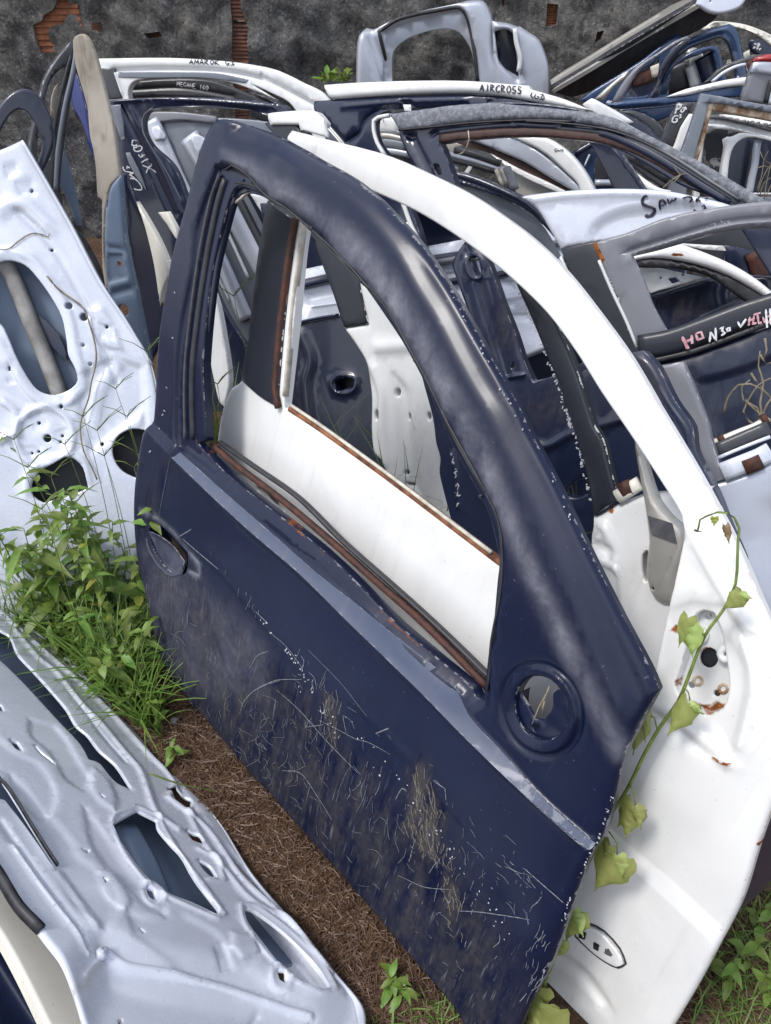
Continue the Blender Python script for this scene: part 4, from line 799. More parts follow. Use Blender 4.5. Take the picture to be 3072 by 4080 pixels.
jd.strokes('handwriting', ['c 240,560 228,580 245,602', 'c 262,570 250,590 262,602 280,592 268,586', 'c 285,575 302,582 290,592 300,605 280,606', 'c 300,572 312,592 300,612'], M['markblack'], w=.005, dz=.014)
jd.bar('weatherstrip', 'r 140,150 60,165 25,190 25,260 50,350 110,450', .010, .01, .006, M['white2']); jd.bar('weatherstrip', 'r 225,755 260,850 300,960 350,1060 e 1000,240 1085,450', .012, .01, .006, M['white2']); jd.bar('weatherstrip', 'r 265,940 280,990 310,1010 320,1060', .012, .008, .006, M['white'])
jd.panel('hanging_tab', 'b 915,630 962,630 965,668 925,670', m=M['white2'], dz=.02, th=.004, res=.02, roll=.002)
# ---- I: gritty arch
PI = PL('D 850,245', 1.98, 35, 18)
gi = D('car_door_shell', 'navy door whose arched roof edge is rough with grey peeling lacquer, brown channel inside', PI, 'navy2', 'r 118,140 190,225 200,300 260,440 310,520 440,800 D 1000,520 e 1200,380 1340,760 1420,900 1440,1060 D 1090,1050 1140,1250 1320,1260 1500,1200 1790,900 1830,650 1760,520 1657,440 c 1450,1105 1280,1005 1100,905 900,805 700,705 450,655 200,625 0,618 r 900,50 600,68 300,108',
       ['r 510,350 700,322 1000,300 1300,302 1500,322 s 0,395 200,460 400,560 600,680 800,800 1000,880 1200,960 D 1680,620 1560,660 1400,740 f 500,1040 350,1060 232,1092 180,980 120,800 40,600 e 1500,560 1390,260 r 630,680 560,480', 'r 458,510 490,512 512,570 512,582 485,588 465,550', 'e 1318,350 1368,338 1388,435 1355,445 1335,410', 'i 410,570 430,520 500,480 555,465 560,560 480,588', circ('e 1577,995', 12, 8, 20)], th=.03, res=.018, roll=.010,
       feats=[ridge('r 450,290 480,270 600,250 1000,225 1400,240 1666,265', .006, -.007), ridge(circ('e 1352,395', 50, 14, 75, -.2), .006, .006, True), ridge('r 290,300 440,600 e 1300,300 1420,640 1560,1100', .014, -.006), press('r 245,288 330,285 320,320 270,325', .008, .008), ridge('e 1480,1080 1640,1050', .006, .006), ridge('i 110,200 300,270 470,190 780,100', .012, .010), dent('i 490,520', .04, -.012), ripple(.003, 10, 13)],
       masks=[('dirt', mpoly('e 1400,640 1520,580 1600,760 1600,860 1440,900', .08, .6)), ('dirt', mpoly('f 150,1180 460,1060 600,1230 760,1300 560,1363 200,1363', .1, .45)), ('dirt', mpoly('e 1100,80 1250,150 1300,280 1180,260', .08, .4))])
gi.panel('roof_edge', 'r 112,133 300,105 600,65 900,48 1200,50 1400,75 1640,120 c 0,617 200,622 450,652 700,702 900,802 1100,902 1280,1002 1450,1102 1645,1218 D 1760,510 1740,560 1640,470 c 1497,1226 1306,1108 1051,943 797,816 606,759 450,735 200,722 0,735 r 1500,180 1200,175 800,190 500,225 200,255 160,200', m=M['gritty'], dz=.010, th=.03, res=.016, roll=.014, feats=[rough(.0022, 21, 150)])
gi.bar('window_channel', 'r 500,318 700,292 1000,270 1300,272 1500,290 s 0,345 200,395 400,470 600,570 800,690 950,780 1100,860 1250,950', .020, .010, -.002, M['brown'])
gi.bar('drip_rail', 'r 480,268 700,240 1000,215 1400,228 c 100,745 400,775 650,800 850,880 1050,990 1250,1120 1420,1220', .016, .008, .004, M['navy2']); gi.bar('seal', 's 0,300 200,345 450,430 700,540 900,660 1100,790 1350,960', .014, .010, .002, M['grey'])
gi.bar('seal', 'r 220,262 500,235 800,205 1200,188 1500,200 c 200,735 450,752 700,790 900,860 1100,970 1300,1100 1480,1215', .004, .010, .010, M['rubber'])
# ---- arches seen inside the gritty door's window
PG = PL('D 1100,420', 2.35, 30, 14)
ga = Door('car_door_shell', 'white and silver door arches nested inside the window of the gritty-edged door', 'car door', PG, M['white'])
ga.panel('outer_arch', 'r 980,296 1150,295 1300,318 1450,420 1560,550 1640,700 1700,900 1500,900 1530,690 1420,560 1300,450 1180,375', dz=0, th=.03, res=.02, roll=.010)
ga.panel('inner_arch', 'r 790,300 1000,296 1200,385 1420,560 1570,700 1560,800 1500,720 1300,600 1100,480 700,320', m=M['silver'], dz=-.01, th=.03, res=.02, roll=.008)
ga.panel('window_channel', 'r 600,345 700,322 900,400 1110,485 1310,600 1515,700 1430,720 1200,590 900,440', m=M['brown'], dz=-.03, th=.01, res=.02, roll=.002)
ga.panel('inner_lip', 'r 875,428 1100,548 1300,640 1450,715 1370,715 1100,595 950,500', m=M['white'], dz=-.02, th=.015, res=.02, roll=.004)
ga.panel('inner_skin', 'r 540,350 620,345 900,440 1100,570 1380,715 1300,800 1100,800 1000,600 850,520 540,430', m=M['steel'], dz=-.05, th=.01, res=.03, roll=.004)
ga.strokes('handwriting', ['r 1370,390 1350,400 1360,415 1375,405 1390,408 1400,400 1420,405 1405,415'], M['markblack'], w=.004, dz=.002)
nb = Door('car_door_shell', 'slim black-navy door arch sloping down to the silver roof panel', 'car door', PL('D 1100,480', 2.12, 30, 14), M['navy2'])
nb.panel('window_frame', 'r 570,550 700,575 900,650 1100,745 1200,820 1290,925 1340,1050 1280,980 1180,880 1050,800 850,720 600,650', th=.03, res=.02, roll=.010, feats=[ridge('r 620,610 850,690 1100,800 1230,900', .006, -.005)])
nb.panel('glass_panel', 'r 610,655 850,725 1050,805 1180,885 1280,985 1400,1200 1200,1250 800,900', m=M['midgrey'], dz=-.03, th=.006, res=.04, roll=.002)
for s_, mm, w_ in (('r 905,530 960,660', 'steel', .022), ('r 880,545 930,665', 'beige', .010), ('r 940,530 1010,700', 'grey', .024), ('r 1000,800 1080,980', 'beige', .012), ('r 1030,800 1110,1000', 'grey', .018), ('r 515,430 700,480 890,545', 'silver', .016), ('r 530,470 700,510 870,560', 'rubber', .014), ('r 560,400 700,430 900,500', 'dgrey', .018)):
    nb.bar('frame_rail', s_, w_, .016, -.05 if w_ > .014 else -.04, M[mm], follow=False)
nb.panel('white_tab', 'r 715,520 742,528 710,585 678,575', m=M['white'], dz=-.03, th=.004, res=.02, roll=.001)
up = Door('car_door_shell', 'grey and black door frame rails between the navy frame and the gritty-edged door', 'car door', PL('D 850,340', 2.4, 30, 14), M['midgrey'])
up.panel('inner_panel', 'r 30,170 120,150 250,300 500,340 640,520 600,700 300,620 100,480', m=M['dgrey'], th=.01, res=.04, roll=.004)
for s_, mm, w_ in (('r 30,215 150,225 220,240', 'white2', .05), ('r 60,258 150,262 230,275', 'silver2', .012), ('r 80,300 160,305 260,330', 'steel', .018), ('r 90,350 180,360 280,380', 'midgrey', .03), ('r 100,410 200,420 300,440', 'silver', .02), ('r 250,800 400,830', 'navy2', .03), ('r 560,520 650,560', 'midgrey', .02)):
    up.bar('frame_rail', s_, w_, .016, .015, M[mm], follow=False)
up.strokes('handwriting', ['r 122,180 128,208'], M['markblack'], w=.004, dz=.03)
wf_ = D('car_body_panel', 'curved white fender sweeping down between the arches toward the silver roof panel', PL('D 1380,400', 2.15, 20, 20), 'white', 's -20,390 60,420 150,490 300,610 500,760 620,830 720,850 700,900 480,860 330,720 150,540 40,440', cat='fender', th=.02, res=.02, roll=.012, part='outer_panel')
wf_.bar('seal', 's 230,470 400,560 550,650 700,745', .018, .014, -.03, M['rubber'], follow=False); wf_.bar('seal', 's 250,500 380,590 560,720 680,800', .02, .014, -.04, M['dgrey'], follow=False); wf_.bar('seal', 's 380,520 500,570 620,650', .01, .014, -.02, M['grey'], follow=False)
bl = D('car_door_shell', 'dark blue door corner with clips, low behind the curved white fender', PL('D 1300,380', 2.5, 10, 10), 'blue', 'c 470,930 600,850 640,890 700,980 860,1100 D 1500,450 1480,640 1200,620 1230,520', **q_)
bl.bar('clip', 'c 540,1000 570,930', .006, .006, .01, M['markwhite']); bl.bar('frame_rail', 'c 480,930 600,860', .02, .02, .01, M['navy2']); bl.bar('frame_rail', 'c 600,1100 750,1100 860,1110', .02, .02, .02, M['silver'])
bl.panel('inner_panel', 'c 600,960 680,900 730,1060 600,1090', m=M['dgrey'], dz=.006, th=.004, res=.03, roll=.002)

# ---- H: silver roof panel with letters + black pillar
PH = PL('D 1300,480', 1.66, 30, 24)
hd = D('car_door_shell', 'silver-white door panel with marker lettering and a black pillar below it', PH, 'silver2', 'c 152,1184 200,1172 400,1150 700,1135 1000,1145 1200,1182 1440,1243 D 1640,490 f 1500,120 1250,160 1000,200 800,262 640,250 390,286 330,180 250,50', th=.03, res=.02, roll=.010,
       feats=[ridge('c 240,1200 500,1170 800,1160 1100,1180 1400,1260', .012, .006), press('f 575,230 590,170 660,110 800,60 1200,20 1300,300 700,400', .012, .03)], masks=[('rust', mline('c 160,1190 240,1270 f 300,120', .004, .6))])
hd.panel('pillar_cover', 'f 393,290 500,260 640,232 720,500 880,890 1000,1100 900,1100 790,935 700,820 560,610 490,510 430,390', m=M['black'], dz=.004, **q_)
hd.bar('door_edge', 'f 400,340 440,430 495,530', .006, .02, .0, M['white2'])
hd.strokes('handwriting', [('s 500,910 470,915 448,945 452,985 500,1005 545,1015', .010), ('s 545,1015 560,1040 530,1080 495,1092 465,1080', .012), ('s 612,1032 608,990 615,955 640,945 655,960 672,985', .008), ('s 612,992 655,985', .007), ('s 685,938 700,976 715,965 730,945 745,955 772,932', .007),
                           ('s 830,935 860,925 880,918', .006), ('s 880,920 915,925 920,945 895,968', .007), ('s 962,935 965,970', .007), ('s 990,915 975,945 1000,965', .006), ('s 1040,938 1072,935', .006), ('s 930,1065 935,1030 955,1050', .006), ('s 1008,1010 1035,998 1048,1025 1020,1042 1058,1045', .006)], M['markblack'], dz=.002)
# ---- F: dark navy body, grey arch
PF = PL('D 1290,520', 1.42, 24, 22)
fd = D('car_door_shell', 'navy door with a grey arched window frame and pink and white lettering along its belt', PF, 'grey', 'f 588,262 640,235 800,190 1000,110 1200,60 1500,15 1666,0 D 1780,430 1800,680 1640,720 f 1400,790 1100,880 862,893 760,660 650,400', ['f 830,330 1000,288 1250,215 1450,172 1666,158 D 1760,520 1770,610 f 1666,612 1400,668 1200,748 1055,808 960,640 900,480'], part='window_frame', th=.03, res=.02, roll=.006,
       feats=[ridge('f 815,297 1000,238 1250,160 1450,118 1666,100', .005, -.008), ridge('f 820,320 1000,262 1250,190 1450,140 1666,122', .006, .006)], masks=[('rust', mline('f 595,262 615,310 640,360', .010, .85))])
fd.panel('outer_panel', 'f 860,888 1060,860 1300,780 1500,700 1666,650 D 1800,640 1820,950 1700,1060 1560,1100 1440,960', m=M['navy3'], dz=.004, th=.03, res=.02, roll=.008,
         feats=[ridge('f 930,985 1200,910 1500,800 1666,720', .008, -.008), press('f 1180,1100 1400,1050 1666,950 D 1800,700 1800,1100 1600,1150 f 1260,1300', .008, .02), ridge('f 1190,1120 1270,1330 i 1310,230', .01, .008), ripple(.003, 8, 17)], masks=[('dirt', mpoly('f 940,960 1200,980 1250,1300 1100,1200', .1, .3))])
fd.bar('belt_moulding', 'f 870,885 1060,850 1300,765 1500,690 1666,638 D 1760,630', .045, .012, .010, M['black']); fd.bar('belt_seal', 'f 900,975 1200,905 1500,795 1666,730', .010, .01, .008, M['rubber']); fd.bar('belt_lip', 'f 1050,815 1100,790 1200,755 1260,735', .008, .01, .004, M['silver'])
fd.strokes('handwriting', [('f 1132,818 1165,887', .009), ('f 1188,808 1192,860', .008), ('f 1148,850 1192,832', .008), ('f 1212,800 1245,790 1258,825 1225,838 1212,800', .007), ('f 1155,870 1170,890', .008)], M['markpink'], w=.008, dz=.020)
fd.strokes('handwriting', ['f 1295,850 1302,790', 'f 1302,790 1335,842 1330,765', 'f 1355,772 1378,760 1370,782 1388,795 1365,812', 'f 1398,768 1415,765 1418,782 1402,785 1398,768', 'f 1462,728 1480,762 1512,712', 'f 1630,655 1638,765', 'f 1655,650 1660,745'], M['markwhite'], w=.006, dz=.020)
fd.strokes('handwriting', ['f 1535,700 1528,752', 'f 1535,722 1562,712', 'f 1560,695 1552,745 1575,735', 'f 1580,685 1588,740 1605,732', 'f 1612,700 1625,735', 'f 1640,700 1666,690', 'f 1640,735 1666,722', 'f 1555,690 1600,675'], M['markpink'], w=.006, dz=.020)
fd.strokes('paint_chip', flecks('f 650,400 760,640 850,870', 40, 4, 4, None, None) + flecks('f 1280,150 1420,118', 10, 3, 6, None, None) + flecks('f 950,960 1020,935', 6, 2, 6, None, None), M['chipm'], stuff=True)
fd.bar('door_edge', 'f 628,360 700,530 790,720 858,885', .006, .02, -.004, M['white2'])
gd = Door('car_door_shell', 'white door arch with a rust spot, framed by the grey arched window', 'car door', PL('D 1450,600', 1.62, 20, 22), M['white'])
gd.panel('window_frame', 'f 760,345 950,300 1090,255 1200,285 1400,365 1550,450 1666,540 D 1740,700 1700,700 f 1666,605 1400,445 1200,378 1000,345 860,355 770,400', th=.03, res=.02, roll=.012, masks=[('rust', mline('f 1055,322 1150,330', .004, .8)), ('rust', mline('f 1095,315 1105,360', .005, .9)), ('rust', mline('f 1280,325 1300,330', .003, .6))])
gd.panel('rear_shell', 'f 1100,255 1380,270 1395,300 1250,290', m=M['white2'], dz=-.02, th=.01, res=.03, roll=.003)
gd.panel('seal', 'f 830,352 1000,347 1200,380 1400,450 1550,530 1666,608 1690,700 1500,600 1300,460 1100,410 840,402', m=M['rubber'], dz=-.01, th=.02, res=.03, roll=.006)
gd.panel('hinge_shell', 'f 860,400 960,400 1260,462 1150,500 940,556 880,500', [circ('f 1000,465', 6, 7), 'f 1045,470 1090,460 1115,485 1070,500', circ('f 1135,445', 8, 7)], m=M['white2'], dz=-.05, th=.02, res=.02, roll=.004, feats=[dent('f 940,440', .02, .01)])
gn = D('car_door_shell', 'navy door with a dusty brown patch and rusted sill strip inside the grey arched window', PL('D 1450,670', 1.72, 20, 22), 'navy2', 'f 930,575 1100,520 1280,462 1500,445 D 1720,600 1720,800 1400,800', th=.02, res=.03, roll=.01, feats=[ridge('f 950,580 1300,475', .01, .008), ridge(circ('f 1480,560', 90, 14, 110), .02, -.01, True)],
       masks=[('dirt', mpoly('f 1000,600 1200,550 1320,650 1200,720 1040,740', .05, .9))])
gn.bar('sill_strip', 'f 1230,745 1350,700 1450,655 1530,618', .020, .01, .03, M['rustlight'], follow=False)
ch = D('car_door_shell', 'dark blue door panel with rusty upright channels at the right edge above the white arch', PL('D 1560,570', 1.95, 10, 15), 'navy2', 'f 1390,270 1500,290 1666,330 D 1720,560 1720,640 f 1600,520 1400,400', **q_)
ch.bar('rusted_channel', 'f 1555,310 1580,380 1600,470', .04, .02, .01, M['rust']); ch.bar('rusted_channel', 'f 1640,340 1655,400', .02, .02, .01, M['grey'])

fl = D('car_door_shell', 'dark grey door skin at the back, in the upper corner of the grey arched window', PL('D 1600,520', 2.1, 10, 15), 'dgrey', 'f 1100,230 1300,170 1666,100 1800,300 1800,700 1300,600', **q_)
# ---- E: white body behind, black chipped pillar
PE = PL('D 1285,1113', 1.22, 40, 22)
ed = D('car_door_shell', 'white door with a chipped black pillar and a rust-spotted sill, behind the bare white one', PE, 'white2', 'i 592,700 740,618 890,562 1050,548 1200,500 1300,520 D 1500,1200 1560,1400 1500,1600 1380,1560 m 780,230 700,80 i 620,1160 553,960', [ 'i 890,925 915,900 930,960 930,1080 905,1090 888,1010'], th=.03, res=.02, roll=.012,
       feats=[ridge('i 600,712 660,750 720,900 770,1100 790,1363', .010, .008), ridge('i 570,860 640,880 700,900', .010, -.006), ridge('i 560,940 640,960 740,1010', .008, .006)], masks=[('rust', mline('i 690,655 720,660', .006, .8)), ('rust', mline('i 750,610 800,620', .005, .6)), ('dirt', mpoly('i 780,980 860,1000 900,1300 860,1363 790,1300', .06, .8))])
ed.panel('pillar_cover', 'f 120,500 200,490 320,640 420,850 500,1050 600,1363 i 650,230 700,430 742,590 590,697 560,500 500,260 420,20 f 390,1130 300,920 240,770', m=M['black'], dz=.008, **q_)
ed.panel('window_frame', 'f 55,390 90,380 200,490 125,505 90,450', m=M['white2'], dz=.006, **q_)
ed.bar('sill_lip', 'i 742,575 800,540 880,490', .022, .012, .004, M['ivory']); ed.bar('sill_lip', 'i 770,540 800,520 830,510', .024, .014, .005, M['rust'])
ed.strokes('paint_chip', flecks('f 150,560 300,900 390,1130 450,1363', 46, 4, 5, None, None) + flecks('i 430,60 500,260 580,600', 40, 3, 5, None, None) + flecks('f 210,690 270,750', 12, 10, 8, None, None) + ['i 548,125 552,160 570,200 620,235', 'f 330,925 365,905', 'i 580,270 570,330', 'i 500,190 520,165', 'f 200,605 228,592'], M['chipm'], w=.003, stuff=True)
e2 = D('car_door_shell', 'silver door body at the right edge with rust patches along its white sill', PL('D 1600,1080', 1.24, 22, 26), 'silver', 'i 1200,560 1310,500 1380,478 1500,440 1666,355 D 1740,930 1760,1330 1700,1420 1600,1300 1500,1150', th=.04, res=.02, roll=.010, feats=[press('i 1400,900 1666,640 D 1760,1100 1760,1300 1640,1220', .012, .08), dent('i 1640,655', .01, -.003), ripple(.004, 7, 21)], masks=[('rust', mline('i 1390,465 1480,450', .004, .7))])
e2.bar('sill_lip', 'i 1310,268 1400,230 1500,190 1580,160 1666,110', .012, .012, -.03, M['ivory'], follow=False); e2.bar('sill_rust', 'i 1355,250 1395,232', .016, .013, -.028, M['rust'], follow=False); e2.bar('sill_rust', 'i 1620,125 1660,105', .018, .013, -.028, M['rust'], follow=False)
e2.bar('belt_seal', 'i 1330,310 1500,235 1666,165', .024, .010, -.02, M['dgrey'], follow=False); e2.bar('belt_lip', 'i 1345,345 1500,280 1666,215', .006, .008, -.010, M['silver2'], follow=False)
e2.bar('sill_lip', 'i 1370,425 1500,375 1600,335 1666,300', .030, .012, .002, M['silver2'], follow=False); e2.bar('sill_rust', 'i 1500,395 1560,372 1605,352', .026, .013, .004, M['rust'], follow=False)
cs = D('door_pillar', 'slim navy pillar with a brown sheen rising directly behind the bare white door', PL('D 1500,1000', 1.13, 44, 22), 'navy2', 'f 780,915 883,903 970,1000 1070,1200 1180,1363 i 1200,300 1330,560 1400,740 1490,950 1500,1000 1430,860 1250,560 1100,260 f 960,1210 850,1050', part='pillar_shell', cat='door pillar', th=.03, res=.02, roll=.010, masks=[('film', mpoly('f 800,920 880,910 980,1050 1000,1200 900,1100', .03, .6))])
gp = D('door_pillar', 'flat grey pillar standing between the slim navy pillar and the silver sill', PL('D 1480,900', 1.25, 36, 20), 'grey', 'f 900,1010 1130,972 1200,1130 1290,1363 i 1300,220 1380,470 1310,498 1200,280 1080,60 f 1000,1200', part='pillar_shell', cat='door pillar', th=.02, res=.03, roll=.006)
f2 = D('door_pillar', 'light grey pillar with a dark sticker in the bare white door window', PL('D 1440,1150', 1.14, 42, 20), 'steel', 'i 808,150 870,270 960,560 1050,690 1150,790 1150,900 1090,1060 1045,1245 950,1190 905,1080 905,950 918,850 890,620 850,400', [circ('i 948,1132', 9, 8)], part='pillar_shell', cat='door pillar', th=.02, res=.02, roll=.012, masks=[('rust', mline('i 970,580 1010,610', .003, .6))])
f2.m = M['white2']; f2.panel('sticker', 'i 922,690 1068,735 1095,858 942,800', m=M['rubbergrey'], dz=.003, th=.002, res=.03, roll=0)
f2.panel('lower_flange', 'i 935,1185 1045,1245 1030,1363 m 1000,100 940,60 930,-60', [circ('i 978,1258', 9, 8)], m=M['white2'], dz=-.02, th=.01, res=.02, roll=.006)
f2.bar('debris_rod', 'm 805,275 880,220 970,155', .010, .01, -.02, M['white2'], follow=False)
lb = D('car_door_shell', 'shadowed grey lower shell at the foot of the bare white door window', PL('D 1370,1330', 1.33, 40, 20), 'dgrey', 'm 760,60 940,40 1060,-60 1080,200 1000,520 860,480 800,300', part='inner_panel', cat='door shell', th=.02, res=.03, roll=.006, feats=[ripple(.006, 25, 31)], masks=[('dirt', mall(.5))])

# ---- far right cluster
def arch(label, pl, m, out, holes=(), name='car_door_shell', cat='car door', part='window_frame', **kw): return D(name, label, pl, m, out, holes, part=part, cat=cat, **{**dict(th=.03, res=.03, roll=.010), **kw})
sq = arch('square-cornered slate grey window frame with a rust-stained cream inner lip, upper right', PL('D 1500,240', 2.1, 10, 12), 'midgrey', 'q 640,1370 900,1412 1300,1490 1659,1550 1900,1600 1900,3000 100,3000 355,2212 430,2000', ['q 745,1500 1000,1535 1659,1652 1800,1680 1800,2900 400,2900 560,2212 700,1720'], roll=.004)
sq.bar('inner_lip', 'q 480,2500 600,2170 660,1950 710,1740 775,1560 900,1565 1200,1625 1500,1680 1760,1730', .022, .012, -.016, M['rustcream'])
y1 = arch('white window frame with scribbled marks on its upper rail, inside the square grey frame', PL('D 1580,280', 2.3, 10, 12), 'white', 'q 560,1720 740,1715 1000,1745 1300,1810 1659,1905 1850,1960 1850,3200 500,3200 560,2300', ['q 690,2000 720,1930 830,1895 1000,1905 1300,1970 1659,2080 1800,2130 1800,3100 600,3100 640,2400'], feats=[ridge('q 740,1800 1000,1820 1659,1990', .006, -.008), ridge('q 740,1840 900,1835 1659,2020', .005, .006)])
y1.panel('upper_rail', 'q 895,1715 930,1678 1100,1690 1400,1740 1659,1782 1800,1810 1800,1900 1500,1850 1200,1790', dz=.014, m=M['white'], th=.02, res=.03, roll=.006)
y1.bar('rail_shadow_gap', 'q 740,1718 900,1728 1300,1812 1700,1915', .010, .01, .004, M['rubbergrey'])
y1.strokes('handwriting', ['q 1240,1800 1260,1770 1270,1810 1300,1770 1310,1810', 'q 1330,1820 1350,1780 1390,1785 1370,1830', 'q 1430,1830 1460,1785 1475,1830 1440,1845', 'q 1520,1850 1570,1805 1590,1860', 'q 1560,1870 1620,1820 1659,1880'], M['markblack'], w=.004, dz=.02)
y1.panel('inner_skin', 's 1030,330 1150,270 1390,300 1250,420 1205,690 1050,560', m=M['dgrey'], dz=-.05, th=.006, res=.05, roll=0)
y2 = arch('round-cornered white inner frame round a dark opening at the right edge', PL('D 1600,330', 2.18, 10, 12), 'white2', 's 1195,680 1215,560 1235,440 1225,370 1270,345 1310,345 1390,310 1500,320 1666,365 1800,400 1800,900 1195,900', ['s 1258,720 1280,540 1320,430 1400,365 1510,350 1666,385 1760,420 1760,880 1258,880'], roll=.008)
y2.bar('grey_rail', 's 1570,380 1550,480 1540,600 1510,740 1485,870', .02, .016, -.03, M['silver'], follow=False); y2.bar('grey_rail', 's 1540,380 1515,520 1490,700 1460,860', .012, .016, -.04, M['dgrey'], follow=False)
y2.panel('inner_skin', 's 1240,420 1330,350 1800,400 1800,900 1200,880', m=M['navy3'], dz=-.07, th=.006, res=.05, roll=0)
fx = arch('dark grey pillar with two white chalk letters, left of the square grey frame', PL('D 1460,260', 2.3, 15, 12), 'dgrey', 'q 280,1508 400,1505 560,1495 430,1640 445,1690 330,1870 240,2060 140,2200 -30,2200 60,1980 150,1760', name='door_pillar', cat='door pillar', part='pillar_shell')
fx.panel('white_edge', 'q 445,1690 460,1670 525,1675 500,1800 420,2000 330,2250 180,2250 255,2090 330,1870', m=M['white'], dz=.01, th=.02, res=.03, roll=.006)
fx.strokes('handwriting', ['q 300,1545 330,1550 345,1540 325,1580 290,1605', 'q 255,1610 310,1600', 'q 285,1570 260,1640 250,1670', 'q 350,1600 330,1630 350,1655 375,1630 400,1580 350,1590', 'q 395,1565 415,1610', 'q 300,1710 250,1700 215,1740 205,1785 240,1800 275,1780 285,1745 250,1750', 'q 310,1690 345,1685 320,1705 340,1720 310,1735'], M['markwhite'], w=.007, dz=.003)
gcap = arch('grey door pillar with a silver cap at the right edge, above the square grey frame', PL('D 1620,190', 2.35, 5, 10), 'grey', 'q 1365,1060 1420,925 1480,905 1800,915 1800,1650 1560,1540 1230,1480 1320,1200', name='door_pillar', cat='door pillar', part='pillar_shell')
gcap.panel('top_cap', 'q 1365,1060 1425,915 1500,905 1800,915 1800,1120 1659,1105', m=M['silver'], dz=.012, th=.02, res=.03, roll=.01)
gcap.bar('seal', 'q 1659,1180 1620,1300 1570,1510', .016, .012, .012, M['rubber']); gcap.bar('seal', 'q 1659,1330 1630,1430 1610,1540', .010, .012, .016, M['silver'])
wa = arch('long white arch over a blue belt, above the square grey frame', PL('D 1560,190', 2.5, 15, 12), 'white', 'q 120,1420 400,1310 700,1240 1000,1170 1345,1120 1302,1252 1000,1285 660,1345 400,1405', th=.02)
wa.panel('blue_belt', 'p 890,1530 1200,1470 1659,1432 q 400,1402 650,1345 1000,1285 1310,1250 1290,1420 900,1440 600,1500 350,1505 0,1550 p 1659,1560 1100,1602 940,1560', m=M['blue'], dz=-.01, th=.02, res=.03, roll=.006, feats=[ridge('p 1000,1540 1659,1490', .01, .006)])
wa.strokes('handwriting', ['p 900,1520 930,1480', 'p 925,1520 950,1480', 'p 945,1520 975,1485'], M['markwhite'], w=.006, dz=.014)
wa.panel('lower_belt', 'p 1000,1620 1300,1590 q 0,1560 300,1520 500,1500 450,1680 200,1700 0,1780 p 1550,1750 1300,1650', m=M['blue'], dz=-.04, th=.02, res=.03, roll=.006)
dg = arch('dark grey curved door arch crossing below the blue belt', PL('D 1330,240', 2.42, 15, 12), 'dgrey', 'p 1080,1640 1250,1615 1400,1650 1550,1720 1659,1800 q 100,1920 200,2030 100,2200 -60,2100 p 1500,1900 1300,1750', th=.02)
pw = arch('blue door with an arched opening at the upper right, seen against the wall', PL('D 1520,80', 3.0, 12, 8), 'blue', 'q -330,1480 -60,1380 0,1230 60,1050 200,820 350,630 480,560 700,460 1060,348 1115,372 1200,500 1260,800 1300,1000 1330,1300 0,1600', ['q 20,1400 60,1230 130,1060 260,880 450,730 650,640 850,570 950,560 1050,660 1100,800 1135,950 1160,1150 700,1230 300,1370'], th=.05, res=.03, roll=.02,
          feats=[ridge('q 30,1250 90,1080 220,880 430,690 650,600 850,525 950,510 1060,600 1110,760', .012, -.014)])
pw.bar('seal', 'q 60,1220 130,1050 260,870 450,715 650,625 850,556 940,545 1045,640 1095,790 1130,950', .006, .012, .006, M['rubber'])
pw2 = arch('smaller blue door with a square-topped opening nested inside the arched blue door', PL('D 1500,150', 3.25, 12, 8), 'blue', 'q -100,1500 60,1200 180,1010 300,880 480,760 680,690 870,668 900,730 960,960 1000,1200 900,1400', ['q 120,1450 220,1010 330,920 550,820 790,742 830,900 870,1060 900,1250 700,1350'], th=.06)
pw2.bar('inner_rail', 'q 600,830 650,1000 700,1250', .05, .02, -.08, M['white2'], follow=False); pw2.bar('inner_rail', 'q 490,970 530,1100 570,1280', .04, .02, -.06, M['white'], follow=False); pw2.bar('inner_rail', 'q 310,960 350,1150 380,1350', .10, .02, -.10, M['dgrey'], follow=False); pw2.bar('inner_rail', 'q 720,800 770,950 830,1150', .09, .02, -.04, M['navy2'], follow=False); pw2.bar('inner_rail', 'q 440,890 580,900', .10, .02, -.12, M['steel'], follow=False)
cr_ = arch('cream white arch curving along the wall in the upper right corner', PL('D 1580,60', 3.3, 10, 8), 'ivory', 'q 650,430 760,350 830,310 1060,320 1300,360 1500,430 1659,505 1900,650 1900,1600 1300,1600 1500,800', ['q 700,450 830,395 1060,385 1300,440 1500,540 1659,665 1850,850 1850,1500 700,1500'], th=.04, res=.04, feats=[ridge('q 760,380 1060,350 1300,395 1500,470 1659,560', .01, -.01)])
sg = arch('dark blue door corner with two rows of small white writing at the right edge', PL('D 1620,100', 3.2, 10, 8), 'navy2', 'q 1345,590 1440,568 1540,600 1659,680 1800,800 1800,960 1370,760', part='outer_panel')
sg.strokes('handwriting', ['q 1410,640 1430,650 1440,640', 'q 1450,650 1480,640 1490,660 1450,670 1480,690', 'q 1400,690 1420,700 1430,690', 'q 1440,705 1470,715', 'q 1480,735 1500,715 1510,720', 'q 1390,712 1410,700'], M['markwhite'], w=.010, dz=.003)
xa = arch('purple-grey arched frame in front of the blue doors at the upper right', PL('D 1540,130', 2.7, 15, 10), 'dgrey', 'q 660,1220 720,1180 830,1060 1000,940 1200,870 1400,805 1560,790 1660,800 1600,900 1440,920 1380,1060 1340,1130 1100,1200', ['q 790,1215 950,1080 1150,980 1310,940 1350,1060 1200,1135 900,1200'], th=.03)
xa.bar('inner_lip', 'q 790,1205 950,1075 1150,975 1305,938 1345,1070', .012, .012, -.004, M['silver2']); xa.bar('rust_channel', 'q 1330,900 1360,1000 1375,1060', .02, .012, .004, M['rust'])
